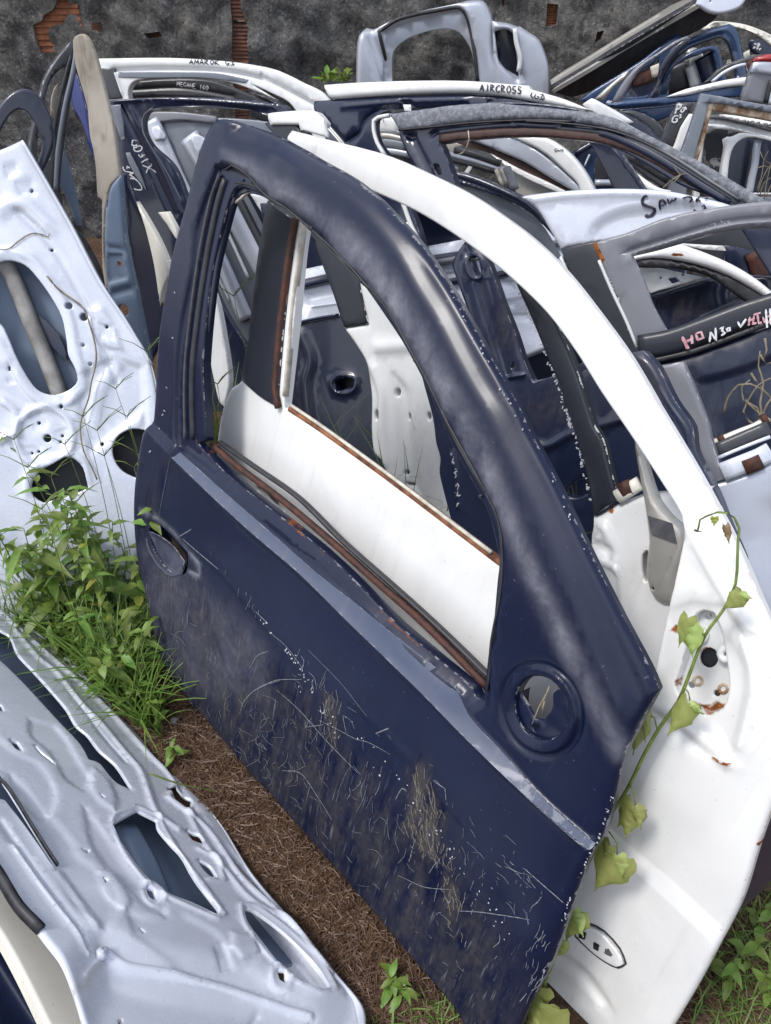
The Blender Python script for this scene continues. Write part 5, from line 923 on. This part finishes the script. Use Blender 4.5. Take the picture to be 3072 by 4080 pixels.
rd = arch('red car body corner poking in at the right edge', PL('D 1650,128', 2.5, 10, 10), 'red', 'q 1425,855 1600,795 1800,780 1800,925 1440,912', name='car_body_panel', cat='body panel', part='outer_panel', th=.05, roll=.02)  # corner piece of a red car body panel
cb = arch('small cream sheet metal scrap standing behind the purple-grey arch', PL('D 1560,115', 2.95, 10, 8), 'ivory', 'q 1260,775 1350,728 1362,830 1272,860', name='metal_scrap', cat='metal scrap', part='sheet', th=.01)
cb.t['label'] = 'upper of two cream sheet metal scraps standing behind the purple-grey arch'
cb2 = arch('lower of two cream sheet metal scraps standing behind the purple-grey arch', PL('D 1490,160', 2.95, 10, 8), 'ivory', 'q 1020,885 1070,868 1092,920 1000,975', name='metal_scrap', cat='metal scrap', part='sheet', th=.01)
# strips left of the blue doors
s1 = arch('pale grey door rail slanting under the long metal panel', PL('D 1290,190', 2.9, 10, 10), 'steel', 'p 735,1450 900,1290 1100,1120 1245,1015 1190,1150 1020,1290 860,1480', th=.02)
s2 = arch('slate grey curved window frame beside the pale grey rail, under the long metal panel', PL('D 1330,160', 2.8, 10, 10), 'grey', 'p 980,1505 1100,1280 1280,1040 1450,900 1659,775 q 250,600 450,520 460,560 200,700 0,830 p 1470,960 1350,1090 1200,1340 1110,1500', th=.02)
s3 = arch('blue door with a dusky glazed opening under the long metal panel', PL('D 1360,180', 3.1, 10, 8), 'blue', 'p 500,1480 700,1330 1000,1150 1400,900 q 0,700 300,500 400,600 200,900 50,1200 0,1500 p 1000,1600', ['p 1180,1440 1280,1200 1400,1050 1659,870 q 0,860 20,880 p 1659,1100 1659,1300 1500,1400'], th=.04)
s3.panel('glazing', 'p 1150,1470 1250,1150 1400,980 1659,830 q 60,860 0,1100 p 1659,1400', m=M['navy2'], dz=-.02, th=.006, res=.05, roll=0)
s3.bar('inner_rail', 'p 1290,1190 1440,1150 1600,1090', .05, .01, -.012, M['rust'], follow=False); s3.bar('inner_rail', 'p 1620,950 1650,1120', .04, .01, -.008, M['beige'], follow=False)
s4 = arch('dark blue curved window frame sweeping up beside the arched blue door', PL('D 1430,140', 2.9, 12, 8), 'navy3', 'p 1450,1500 1560,1350 1659,1180 q 20,1000 90,860 220,700 360,590 480,560 400,680 260,820 130,990 50,1160 0,1420', th=.03)
rf = arch('small silver-white door corner poking up behind the gritty-edged door', PL('D 1320,250', 2.3, 18, 12), 'white2', 'p 545,1530 680,1440 740,1460 1150,1690 1300,1790 1100,1850 700,1680', part='outer_panel')
rf2 = arch('black door corner with grey cut-outs behind the curve of the gritty-edged door', PL('D 1380,300', 2.35, 18, 12), 'dark' if False else 'navy3', 'p 1000,1600 1250,1700 1500,1850 1659,2000 q 100,2050 200,2250 -300,2212 p 1100,1800', part='outer_panel')
# ---- U: long sheet-metal panel (a sill or gate) lying up against the wall
e_a, e_b = 'p 90,1310', 'q 560,45'
PU1 = PL3((e_a, 3.3), (e_b, 2.85), ('p 400,1440', 3.36)); PU2 = PL3((e_a, 3.3), (e_b, 2.85), ('p 80,1150', 3.5))
ud = D('sheet_metal_panel', 'long folded bare-metal panel leaning diagonally across the upper right', PU1, 'dgrey', 'p 88,1312 600,1012 1100,702 1659,371 q 0,370 560,45 700,150 850,200 890,225 720,380 500,500 0,785 p 1659,800 1200,1045 800,1282 600,1372 400,1440 100,1350', part='side_face', cat='folded sheet metal', th=.02, res=.04, roll=.004, masks=[('rust', mline('p 500,1090 800,910 1000,790', .02, .45)), ('dirt', mall(.55))])  # the downward face gets its shade as dark grey colour
V, F, UV, A, _ = panel_mesh(PU2, 'p 75,1165 300,1020 600,840 1100,530 1659,190 q 200,70 350,0 600,-80 620,0 560,45 0,370 p 1659,370 1100,700 600,1010 88,1310', th=.02, res=.03, roll=.006, feats=[ridge('p 90,1200 600,890 1100,580 1659,240', .01, .008), ridge('p 980,680 1020,740', .01, .008)])
mesh_obj('top_face', V, F, M['steel'], ud.t, uvs=UV, attrs=A)
V, F, UV, A, _ = panel_mesh(PL('q 800,50', 2.78, 10, 20), 'q 560,45 600,-60 700,-200 1400,-200 1290,0 1200,110 1050,170 900,198 760,175 650,110', [circ('q 770,15', 9, 8)], th=.02, res=.03, roll=.01)
mesh_obj('end_cap', V, F, M['silver2'], ud.t, uvs=UV, attrs=A)

# ---- T: silver rear body section against the wall
PT = PL('D 980,60', 3.45, 5, 6)
td = D('car_body_section', 'silver rear body section with an arched door opening, standing against the wall', PT, 'silver', 'b 630,490 634,300 648,215 690,170 735,178 850,122 1000,72 1270,14 1300,4 1400,2 1440,55 1462,125 1480,360 1640,480 1640,640 1600,900 630,900', ['b 848,490 848,350 872,290 950,232 1070,190 1180,175 1255,198 1305,260 1335,330 1358,480 1365,820 850,820'], part='body_side', cat='body section', th=.10, res=.03, roll=.03,
       feats=[press('b 775,185 900,125 1150,60 1250,48 1300,100 1330,250 1370,700 820,700 800,300', .045, .03), ridge('b 710,180 770,330 810,480', .03, -.03), dent('b 830,210', .03, .01), dent('b 1280,110', .03, .01)])
td.bar('door_seal', 'b 830,490 815,400 790,280 770,190 900,112 1150,58 1250,44 1290,75 1320,160 1350,330 1368,490', .016, .02, -.004, M['rubber'])
td.panel('rear_quarter', 'b 1455,125 1560,142 1620,165 c 150,158 200,190 270,240 310,330 328,400 332,480 330,560 325,800 b 1500,800 1470,600', ['b 1472,190 1530,176 1580,200 1600,280 1622,485 1570,450 1500,370 1485,290'], m=M['silver'], dz=.02, th=.10, res=.03, roll=.03)
td.panel('rear_inner_shell', 'b 1460,170 1640,170 1640,520 1460,420', m=M['navy3'], dz=-.10, th=.01, res=.05, roll=0, feats=[ripple(.02, 9, 3)])
td.bar('lamp_seal', 'c 118,172 128,260 150,350 140,430', .02, .02, .03, M['white2'])
# ================================================================ more scraps low on the right
lowr = D('car_door_shell', 'black door lying on the soil just beyond the front edge of the bare white door', PL3(('D 1640,1850', 1.16), ('D 1560,2040', 1.22), ('D 1760,1800', 1.25)), 'navy2', 'n 1600,60 1800,60 1800,300 1700,330 1600,420 1500,500 1440,560 1500,400', **q_)
dk2 = D('car_door_shell', 'black-blue door underneath the silver one at the right edge, only a corner showing', PL('D 1640,1240', 1.36, 20, 20), 'navy2', 'i 1560,1200 1620,1180 1666,1120 D 1760,1300 1760,1500 1690,1450 1640,1300', **q_)
# ================================================================ plants and litter
def leaf_mesh(name, ln, wd, droop, fold=.25, lobes=0.0, m=None, seg=6):
    V, F = [], []
    for i in range(seg + 1):
        s_ = i / seg; w_ = wd * (math.sin(math.pi * min(1, s_ * 1.05 + .02)) ** .75) * (1 - .35 * s_) / 2
        z = -droop * ln * s_ ** 2; y = ln * s_ * (1 - .15 * droop * s_)
        wob = .06 * wd * math.sin(i * 2.4)
        V += [(-w_, y, z + fold * w_ + wob), (0, y, z), (w_, y, z + fold * w_ - wob)]
    for i in range(seg):
        for a in (0, 1): F.append((3 * i + a, 3 * i + a + 1, 3 * i + a + 4, 3 * i + a + 3))
    me = bpy.data.meshes.new(name); me.from_pydata(V, [], F); me.materials.append(m); me.polygons.foreach_set('use_smooth', [True] * len(me.polygons)); return me
def tube(name, pts, r0, r1, m, parent=None, k=6, origin=None):
    pts = [Vector(p) for p in pts]; n = len(pts); V, F = [], []
    for i, p in enumerate(pts):
        t_ = (pts[min(n - 1, i + 1)] - pts[max(0, i - 1)]).normalized(); a = t_.orthogonal().normalized(); b_ = t_.cross(a); r = r0 + (r1 - r0) * i / (n - 1)
        for j in range(k): an = 2 * math.pi * j / k; V.append(p + (a * math.cos(an) + b_ * math.sin(an)) * r)
    for i in range(n - 1):
        for j in range(k): F.append((i * k + j, i * k + (j + 1) % k, (i + 1) * k + (j + 1) % k, (i + 1) * k + j))
    F.append(tuple(range(k))[::-1]); F.append(tuple((n - 1) * k + j for j in range(k)))
    return mesh_obj(name, [tuple(v) for v in V], F, m, parent, origin=origin)
broad = [leaf_mesh('leaf', .062, .030, .5, m=M['leaf']), leaf_mesh('leaf', .085, .026, .8, m=M['leaf']), leaf_mesh('leaf', .045, .028, .3, m=M['leaf']), leaf_mesh('leaf', .050, .030, .4, m=M['leafy'])]
from mathutils import Matrix, Euler
def put_leaf(parent, me, loc, yaw, pitch, roll, sc):
    o = bpy.data.objects.new('leaf', me); link(o, parent); b_ = Vector(_WL[parent.name]); o.location = Vector(loc) - b_
    o.rotation_euler = Euler((pitch, roll, yaw), 'XYZ'); o.scale = (sc,) * 3; return o
def weed(base, h, nl, kinds, label, group, lean=(0, 0), leafsc=1.0):
    t_ = thing('leafy_weed', label, 'weed', base, group); pts = []
    for i in range(7):
        s_ = i / 6; pts.append((base[0] + lean[0] * h * s_ ** 1.6 + .008 * math.sin(i * 2 + h * 40), base[1] + lean[1] * h * s_ ** 1.6 + .008 * math.cos(i * 1.7), base[2] + h * s_))
    tube('stem', pts, .0022, .001, M['stem'], t_)
    for i in range(nl):
        s_ = .18 + .82 * i / max(1, nl - 1); q = s_ * 6; a = int(min(5, q)); f = q - a; p = Vector(pts[a]).lerp(Vector(pts[a + 1]), f)
        put_leaf(t_, broad[kinds[rng.randint(len(kinds))]], p, i * 2.4 + rng.uniform(-.4, .4), rng.uniform(-.1, .75), rng.uniform(-.3, .3), leafsc * rng.uniform(.75, 1.3) * (1.1 - .35 * s_))
    return t_
spots = [(30, 1245), (70, 1275), (110, 1300), (150, 1330), (190, 1370), (225, 1400), (255, 1440), (285, 1475), (250, 1370), (215, 1320), (170, 1270), (120, 1235), (60, 1210), (280, 1400), (305, 1450), (318, 1515), (20, 1200), (140, 1390), (200, 1430), (90, 1340), (300, 1350), (262, 1310), (235, 1490), (10, 1280), (45, 1215), (90, 1210), (0, 1225), (130, 1330), (175, 1320), (240, 1270), (290, 1290)]
for i, (x, y) in enumerate(spots):
    b_ = ground(np.array([[x * 1.8439, y * 1.8439]]))[0]; b_[2] = gz(b_[0], b_[1])
    h = rng.uniform(.10, .24) if y > 1380 else rng.uniform(.2, .46)
    weed(b_, h, int(9 + h * 34), (0, 1, 2, 0, 2, 3) if i % 4 == 0 else (0, 1, 2), 'leafy green weed in the clump between the pale silver door and the navy door', 'leafy weeds in the clump by the navy door', (rng.uniform(-.2, .35), rng.uniform(-.35, .1)), .85)
for (x, y), lab in (((150, 1235), 'tall weed with large pale leaves before the triangular cut-out of the pale silver door'), ((232, 1215), 'tall weed with broad leaves and a thin flower spike beside the navy door edge')):
    b_ = ground(np.array([[x * 1.8439, y * 1.8439 + 200]]))[0]; b_[2] = 0
    w_ = weed(b_, .34, 12, (0, 1), lab, None, (-.05, -.05), 1.35)
for x, y, h in ((1290, 2000, .05), (850, 2125, .04), (870, 2150, .05), (1560, 2120, .10), (1600, 2080, .12), (1630, 2000, .10), (1640, 2150, .10), (350, 1560, .10), (380, 1640, .06)):
    b_ = ground(np.array([[x * 1.8439, y * 1.8439]]))[0]; b_[2] = gz(b_[0], b_[1])
    weed(b_, h, 8, (2, 0), 'low seedling weed on the bare soil' if x < 1500 else 'small weed on the soil beyond the front edge of the bare white door', 'low seedlings on the soil' if x < 1500 else 'small weeds right of the white door', (0, 0), .6)
# grass
def blades(name, n, gen, m, label=None, cat=None):
    V, F = [], []
    for i in range(n):
        b_, h, w_, lean, yaw = gen(); k0 = len(V); c_, s_ = math.cos(yaw), math.sin(yaw); seg = 4
        for j in range(seg + 1):
            u = j / seg; r_ = lean * h * u ** 1.8; z = h * (u - .35 * min(1, lean) * u ** 2); ww = w_ * (1 - u ** 1.5) / 2 + .0003
            p = (b_[0] + c_ * r_, b_[1] + s_ * r_, b_[2] + z); V += [(p[0] - s_ * ww, p[1] + c_ * ww, p[2]), (p[0] + s_ * ww, p[1] - c_ * ww, p[2])]
        for j in range(seg): F.append((k0 + 2 * j, k0 + 2 * j + 1, k0 + 2 * j + 3, k0 + 2 * j + 2))
    o = mesh_obj(name, V, F, m); o['kind'] = 'stuff'; o['label'] = label; o['category'] = cat; return o
def inpoly_px(poly):
    q = P(poly); lo, hi = q.min(0), q.max(0)
    def f():
        while True:
            c_ = lo + rng.rand(2) * (hi - lo)
            if inside(c_[None], q)[0]:
                g_ = ground(c_[None])[0]; g_[2] = gz(g_[0], g_[1]); return g_
    return f
cl = inpoly_px('D -80,1150 60,1150 300,1300 345,1500 350,1600 300,1570 200,1480 100,1400 -80,1330'); cr2 = inpoly_px('D 1480,2230 1540,2080 1600,1960 1666,1850 1760,1800 1760,2300 1480,2300'); cm = inpoly_px('D 800,2212 960,2150 1010,2260 850,2300')
cw = inpoly_px('D 330,1000 520,900 1100,1100 1450,1350 1450,1500 1100,1300 500,1150')
blades('grass', 1500, lambda: (cl(), rng.uniform(.05, .24), rng.uniform(.003, .008), rng.uniform(.2, 1.1), rng.uniform(0, 6.28)), M['grassm'], 'green grass growing between the silver doors on the left', 'grass')
blades('grass', 700, lambda: (cr2(), rng.uniform(.01, .06), rng.uniform(.002, .004), rng.uniform(.2, 1.2), rng.uniform(0, 6.28)), M['grassm'], 'short grass on the soil beyond the white door', 'grass')
blades('grass', 160, lambda: (cm(), rng.uniform(.01, .035), rng.uniform(.002, .004), rng.uniform(.2, 1.2), rng.uniform(0, 6.28)), M['grassm'], 'short grass below the navy door', 'grass')
blades('grass', 500, lambda: (cw(), rng.uniform(.1, .5), rng.uniform(.003, .007), rng.uniform(.1, .8), rng.uniform(0, 6.28)), M['grassm'], 'grass growing up behind the foreground doors', 'grass')
# thin seed-head grass stalks
def stalk(base, top, spikes, label, group=None, m='stem'):
    t_ = thing('grass_stalk', label, 'grass stalk', base, group); a, b_ = Vector(base), Vector(top); mid = a.lerp(b_, .5) + Vector((.02, 0, .02))
    pts = [a.lerp(mid, u).lerp(mid.lerp(b_, u), u) for u in np.linspace(0, 1, 9)]; tube('stem', pts, .0012, .0007, M[m], t_, 4)
    for i in range(spikes):
        d = Vector((math.cos(i * 2.1 + 1) * .8, math.sin(i * 2.1 + 1) * .5, .35 + .3 * math.sin(i))).normalized() * rng.uniform(.05, .09)
        tube('spike', [b_, b_ + d * .5, b_ + d + Vector((0, 0, -.012))], .0011, .0007, M[m], t_, 4)
for i, (bx, tx, t_) in enumerate((('D 430,1150', 'D 505,640', 1.62), ('D 250,1300', 'D 160,1090', 1.75), ('D 200,1350', 'D 225,985', 1.8), ('D 280,1330', 'D 275,900', 1.8), ('D 300,1200', 'D 318,760', 1.85), ('D 150,1250', 'D 60,1010', 1.8), ('D 270,1250', 'D 180,900', 1.82), ('D 100,1250', 'D 110,1030', 1.8), ('D 450,1080', 'D 470,830', 1.7), ('D 220,1300', 'D 290,1010', 1.78), ('D 100,1300', 'D 30,950', 1.85), ('D 180,1300', 'D 140,960', 1.85), ('D 240,1300', 'D 250,840', 1.88), ('D 300,1300', 'D 210,930', 1.85), ('D 280,1250', 'D 300,980', 1.8), ('D 200,1250', 'D 90,1100', 1.75))):
    g_ = ground(bx)[0]; top = at(tx, t_); base = (top[0] + rng.uniform(-.05, .05), top[1] + rng.uniform(-.05, .02), 0)
    stalk(base, top, 4, 'tall thin grass stalk with a forked seed head in the weed clump' if i else 'tall thin grass stalk with a forked seed head inside the navy door window', 'grass stalks in the weed clump' if i else None)
# straw litter and grit
def sticks(name, n, gen, m, label):
    V, F = [], []
    for i in range(n):
        g_, l_, w_ = gen(); a = rng.uniform(0, 6.28); d = np.array((math.cos(a), math.sin(a), rng.uniform(-.12, .25))) * l_; bend = np.array((-d[1], d[0], 0)) * rng.uniform(-.3, .3); k0 = len(V); s_ = np.array((-d[1], d[0], 0)); s_ = s_ / np.linalg.norm(s_) * w_
        for u, bb in ((-.5, 0), (0, 1), (.5, 0)):
            p = g_ + d * u + bend * bb * .5 + (0, 0, .004 + rng.uniform(0, .006)); V += [p - s_, p + s_ + (0, 0, .0008)]
        F += [(k0, k0 + 1, k0 + 3, k0 + 2), (k0 + 2, k0 + 3, k0 + 5, k0 + 4)]
    o = mesh_obj(name, V, F, m); o['kind'] = 'stuff'; o['label'] = label; o['category'] = 'straw'; return o
cs_ = inpoly_px('D 250,1450 400,1500 760,1930 1080,2300 760,2300 780,2150 400,1690 240,1500')
sticks('straw', 4200, lambda: (cs_(), rng.uniform(.008, .05), rng.uniform(.0003, .0010)), M['straw'], 'dead brown straw littering the soil between the doors')
sticks('straw', 2500, lambda: (cr2(), rng.uniform(.01, .06), rng.uniform(.0004, .0011)), M['straw'], 'dead straw on the soil beyond the white door')
sticks('straw', 900, lambda: (cl(), rng.uniform(.02, .09), rng.uniform(.0004, .0012)), M['straw'], 'dead straw under the weeds')
V, F = [], []
for i in range(2200):
    g_ = cs_() if i % 3 else cr2(); s_ = rng.uniform(.0012, .0055); k0 = len(V)
    for d in ((1, 0, 0), (-1, 0, 0), (0, 1, 0), (0, -1, 0), (0, 0, 1), (0, 0, -1)): V.append(g_ + np.array(d) * s_ * rng.uniform(.6, 1.3) + (0, 0, s_ * .3))
    for f in ((0, 2, 4), (2, 1, 4), (1, 3, 4), (3, 0, 4), (2, 0, 5), (1, 2, 5), (3, 1, 5), (0, 3, 5)): F.append(tuple(k0 + j for j in f))
gvl = mesh_obj('gravel', V, F, simple('reddish_gravel', (.10, .05, .032), .9, (.26, .17, .12), 8)); gvl['kind'] = 'stuff'; gvl['label'] = 'reddish grit on the soil'; gvl['category'] = 'gravel'
# ---- vine over the white door
def on(pl, s, d): q = pl.uv(P(s)); return pl.xyz(q, d if np.ndim(d) else np.full(len(q), float(d)))
PV = PB.back(-.045)
vb = ground('D 1190,2180')[0]
vt = thing('vine', 'wilting green vine climbing across the bare white door', 'vine', vb)
main_ = on(PV, 'i 1225,775 1238,712 1280,690 1340,668 1400,672 1445,700 1475,765 1466,850 1452,1100 m 1375,50 1270,195 1175,430 1110,590 990,762 900,920 820,1090 740,1220 650,1352 n 960,140 900,260 840,430 790,600 730,760 660,930 D 1060,2300', .0)
sm = smooth(list(main_), False, .02); tube('stem', sm[:len(sm) // 3], .0012, .0026, M['stem'], vt); tube('stem', sm[len(sm) // 3 - 1:], .0026, .0036, M['stem'], vt)
def vleaf(att, tip, wd, fold, curl, m='vineleaf', name='leaf', stem_from=None, seed=0):
    a, b_ = PV.uv(P(att))[0], PV.uv(P(tip))[0]; d = b_ - a; ln = np.linalg.norm(d); d /= ln; nn = np.array((-d[1], d[0])); V, F = [], []; S = 9; K = 7; r_ = np.random.RandomState(seed)
    for i in range(S + 1):
        u = i / S; w_ = wd * ln * (.5 + .5 * math.cos(math.pi * (u - .32) / .68) if u > .32 else .72 + .28 * math.sin(math.pi * .5 * u / .32)) * (1 + .08 * math.sin(i * 2.1 + seed))
        if i == S: w_ = .0005
        for j in range(-3, 4):
            v = j / 3; back_ = -.16 * abs(v) * (1 - u) * ln if u < .25 else 0
            ph = abs(v) * fold; x = w_ * math.sin(ph) / max(fold, .01) * np.sign(v) if fold > .01 else w_ * v; h = w_ * (1 - math.cos(ph)) / max(fold, .01)
            vein = .0016 * math.sin(u * 22 - abs(v) * 5) + .0008 * r_.normal()
            q = a + d * (u * ln + back_) + nn * x; V.append(PV.xyz(q[None], .012 - h * .9 + vein - curl * ln * u * u)[0])
    for i in range(S):
        for j in range(K - 1): k0 = i * K + j; F.append((k0, k0 + 1, k0 + K + 1, k0 + K))
    mesh_obj(name, V, F, M[m], vt)
    if stem_from: tube('leaf_stalk', smooth(list(on(PV, stem_from, .006)), False, .01), .0012, .0009, M['stem'], vt, 5)
vleaf('m 1420,12 i 1505,1155' if False else 'i 1505,1158', 'i 1400,1245', .45, .9, .0, seed=1, stem_from='i 1455,1108 1490,1125 1505,1158'); vleaf('i 1500,1160', 'i 1572,1180', .5, 1.1, .1, seed=2)
vleaf('m 1195,135', 'm 1208,325', .42, .9, .1, seed=3, stem_from='m 1270,195 1245,150 1195,135'); vleaf('m 1188,80', 'm 1130,260', .30, .8, .0, seed=4)
vleaf('m 1190,600', 'm 1062,790', .34, 1.1, .0, seed=5, stem_from='m 1150,500 1180,540 1190,600'); vleaf('m 1195,605', 'm 1282,662', .42, 1.2, .0, seed=6)
vleaf('m 905,655', 'm 855,905', .26, .9, .0, seed=7, stem_from='m 990,762 975,690 925,660 905,655'); vleaf('m 910,670', 'm 925,830', .18, .9, .1, seed=8)
vleaf('m 860,1215', 'm 760,1340', .55, 1.2, .0, seed=9, stem_from='m 822,1090 850,1120 860,1215'); vleaf('m 860,1215', 'm 905,1350', .5, 1.3, .0, seed=10); vleaf('n 1085,60', 'n 1080,152', .5, 1.2, .0, seed=19)
vleaf('n 1035,225', 'n 950,370', .50, 1.0, .0, seed=11, stem_from='n 1000,130 1035,180 1035,225'); vleaf('n 1040,225', 'n 1065,320', .5, 1.0, .0, seed=12); vleaf('n 1010,180', 'n 990,235', .5, 1.0, .0, seed=13)
vleaf('n 855,455', 'n 835,575', .6, 1.0, .0, seed=14, stem_from='n 850,400 856,455'); vleaf('n 855,460', 'n 905,560', .5, 1.0, .0, seed=15); vleaf('n 800,570', 'n 780,655', .5, 1.0, .0, seed=16)
vleaf('n 705,755', 'n 650,850', .6, 1.0, .0, seed=17); vleaf('n 720,830', 'n 700,940', .7, 1.0, .0, seed=18); vleaf('n 740,840', 'n 690,1000', .6, 1.0, .0, seed=20)
vleaf('i 1345,690', 'i 1345,745', .5, .8, .0, seed=21, m='leafy'); vleaf('i 1410,740', 'i 1435,850', .3, 1.2, .0, seed=22, m='straw', name='dry_leaf')
vleaf('i 1225,770', 'i 1270,780', .2, 1.2, .0, seed=23, m='straw', name='dry_leaf')
# ---- dry root along the pale silver door, twigs, cobweb-thin stems
rt = tag(tube('dry_root', smooth(list(on(PQ, 'd 290,460 340,520 400,570 460,610 515,660 545,750 570,830 585,920 580,1000 555,1100 g 540,-20 500,90 490,180 510,300 560,400 590,470', .010)), False, .02), .0026, .002, M['drystem']), 'dry brown root running down the face of the pale silver door', 'root')
def twig(name, label, lines, m, cat, r=.002):
    b_ = lines[0][0]; t_ = thing(name, label, cat, (b_[0], b_[1], 0))
    for ln in lines: tube('twig', smooth(list(ln), False, .02), r, r * .5, m, t_, 5)
PT_ = PL('D 1600,850', 1.30, 20, 15)
twig('dry_bush', 'tangle of dry brown twigs in front of the navy lettered door at the right edge', [on(PT_, s_, .0) for s_ in ('f 1600,1363 1530,1330 1500,1270 1560,1150 1620,1090 1700,1060', 'f 1610,1330 1580,1250 1500,1200 1490,1120 1540,1080', 'f 1380,1280 1410,1180 1470,1110 1540,1105 1600,1130 1700,1220', 'f 1620,1340 1600,1220 1620,1100 1590,1000 1600,905', 'f 1600,930 1640,990 1700,960',
     'f 1630,830 1640,900 1620,960', 'i 1580,130 1620,70 1640,20 1700,-60', 'i 1510,-10 1560,40 1620,90 1700,120', 'f 1545,1040 1600,1120 1660,1180')], M['drystem'], 'dry bush', .0022)
twig('dry_grass', 'wisps of dry grass inside the round-cornered white frame at the right edge', [on(PL('D 1640,370', 2.12, 10, 12), s_, .0) for s_ in ('s 1540,880 1580,750 1640,640 1700,560', 's 1560,900 1600,780 1690,720', 's 1600,940 1620,800 1660,620', 's 1560,480 1610,580 1700,600', 's 1530,860 1580,700 1600,560 1640,480', 's 1540,640 1600,620 1666,640', 's 1620,920 1666,800')], M['drystem'], 'dry grass', .0016)
twig('thin_wire', 'thin pale wire loop hanging from the brown channel of the gritty-edged door', [on(PI, 'r 742,270 748,330 730,390 700,430 655,450', .02)], M['beige'], 'wire', .0014)
twig('dry_twig', 'forked dry twig caught in the brown channel of the gritty-edged door', [on(PI, s_, .02) for s_ in ('s 665,840 740,770 830,712 885,705', 's 830,712 785,670 772,630', 's 830,712 760,800')], M['drystem'], 'twig', .002)
twig('dry_stalk', 'dry stalk bits caught inside the mirror hole of the navy door', [on(PA, s_, -.004) for s_ in ('m 320,510 290,590 270,650', 'm 300,560 255,640 235,690 215,740', 'm 290,600 275,670')], M['drystem'], 'stalk', .0016)
for s_, lab in ((('D 390,1250 410,1320', .0), 'x'),): pass
twig('grass_runner', 'pale green grass runner crossing the rim of the low silver door', [on(PR, s_, .03) for s_ in ('j 640,680 760,760 900,820 1020,870 1180,920 1300,970 1400,1020', 'j 900,940 980,900 1060,880')], M['stem'], 'grass runner', .0018)
twig('grass_runner', 'dark grass blade lying over the slot at the edge of the low silver door', [on(PR, s_, .03) for s_ in ('j 860,1105 950,1140 1060,1175 1200,1200 1390,1240',)], M['stem'], 'grass runner', .0022)
st = tag(mesh_obj('stone', [(math.cos(a) * .012 * (1 + .1 * math.sin(3 * a)) * c_, math.sin(a) * .010 * c_, z) for z, c_ in ((0, 1), (.006, .95), (.010, .5)) for a in np.linspace(0, 2 * math.pi, 10, endpoint=False)], [(r_ * 10 + i, r_ * 10 + (i + 1) % 10, (r_ + 1) * 10 + (i + 1) % 10, (r_ + 1) * 10 + i) for r_ in (0, 1) for i in range(10)] + [tuple(20 + i for i in range(10))], M['tube'], origin=(0, 0, 0)), 'small grey stone on the soil near the lower rear corner of the navy door', 'stone')
g_ = ground('D 376,1552')[0]; st.location = (g_[0], g_[1], gz(g_[0], g_[1]))
# fern tuft at the foot of the wall
ft = thing('fern_tuft', 'bright green plant tuft on the mouldy wall, left of the silver body section', 'plant', tuple(at('b 510,500', 3.35)))
for i in range(46):
    p = at('b %d,%d' % (rng.randint(430, 590), rng.randint(440, 500)), 3.35 + rng.uniform(-.06, .06)); put_leaf(ft, broad[2], p, rng.uniform(0, 6.3), rng.uniform(.1, 1.2), rng.uniform(-.5, .5), rng.uniform(.7, 1.3))
for o in bpy.data.objects:
    if o.parent is None and o.get('label') and not o.get('kind'): o['kind'] = 'thing'
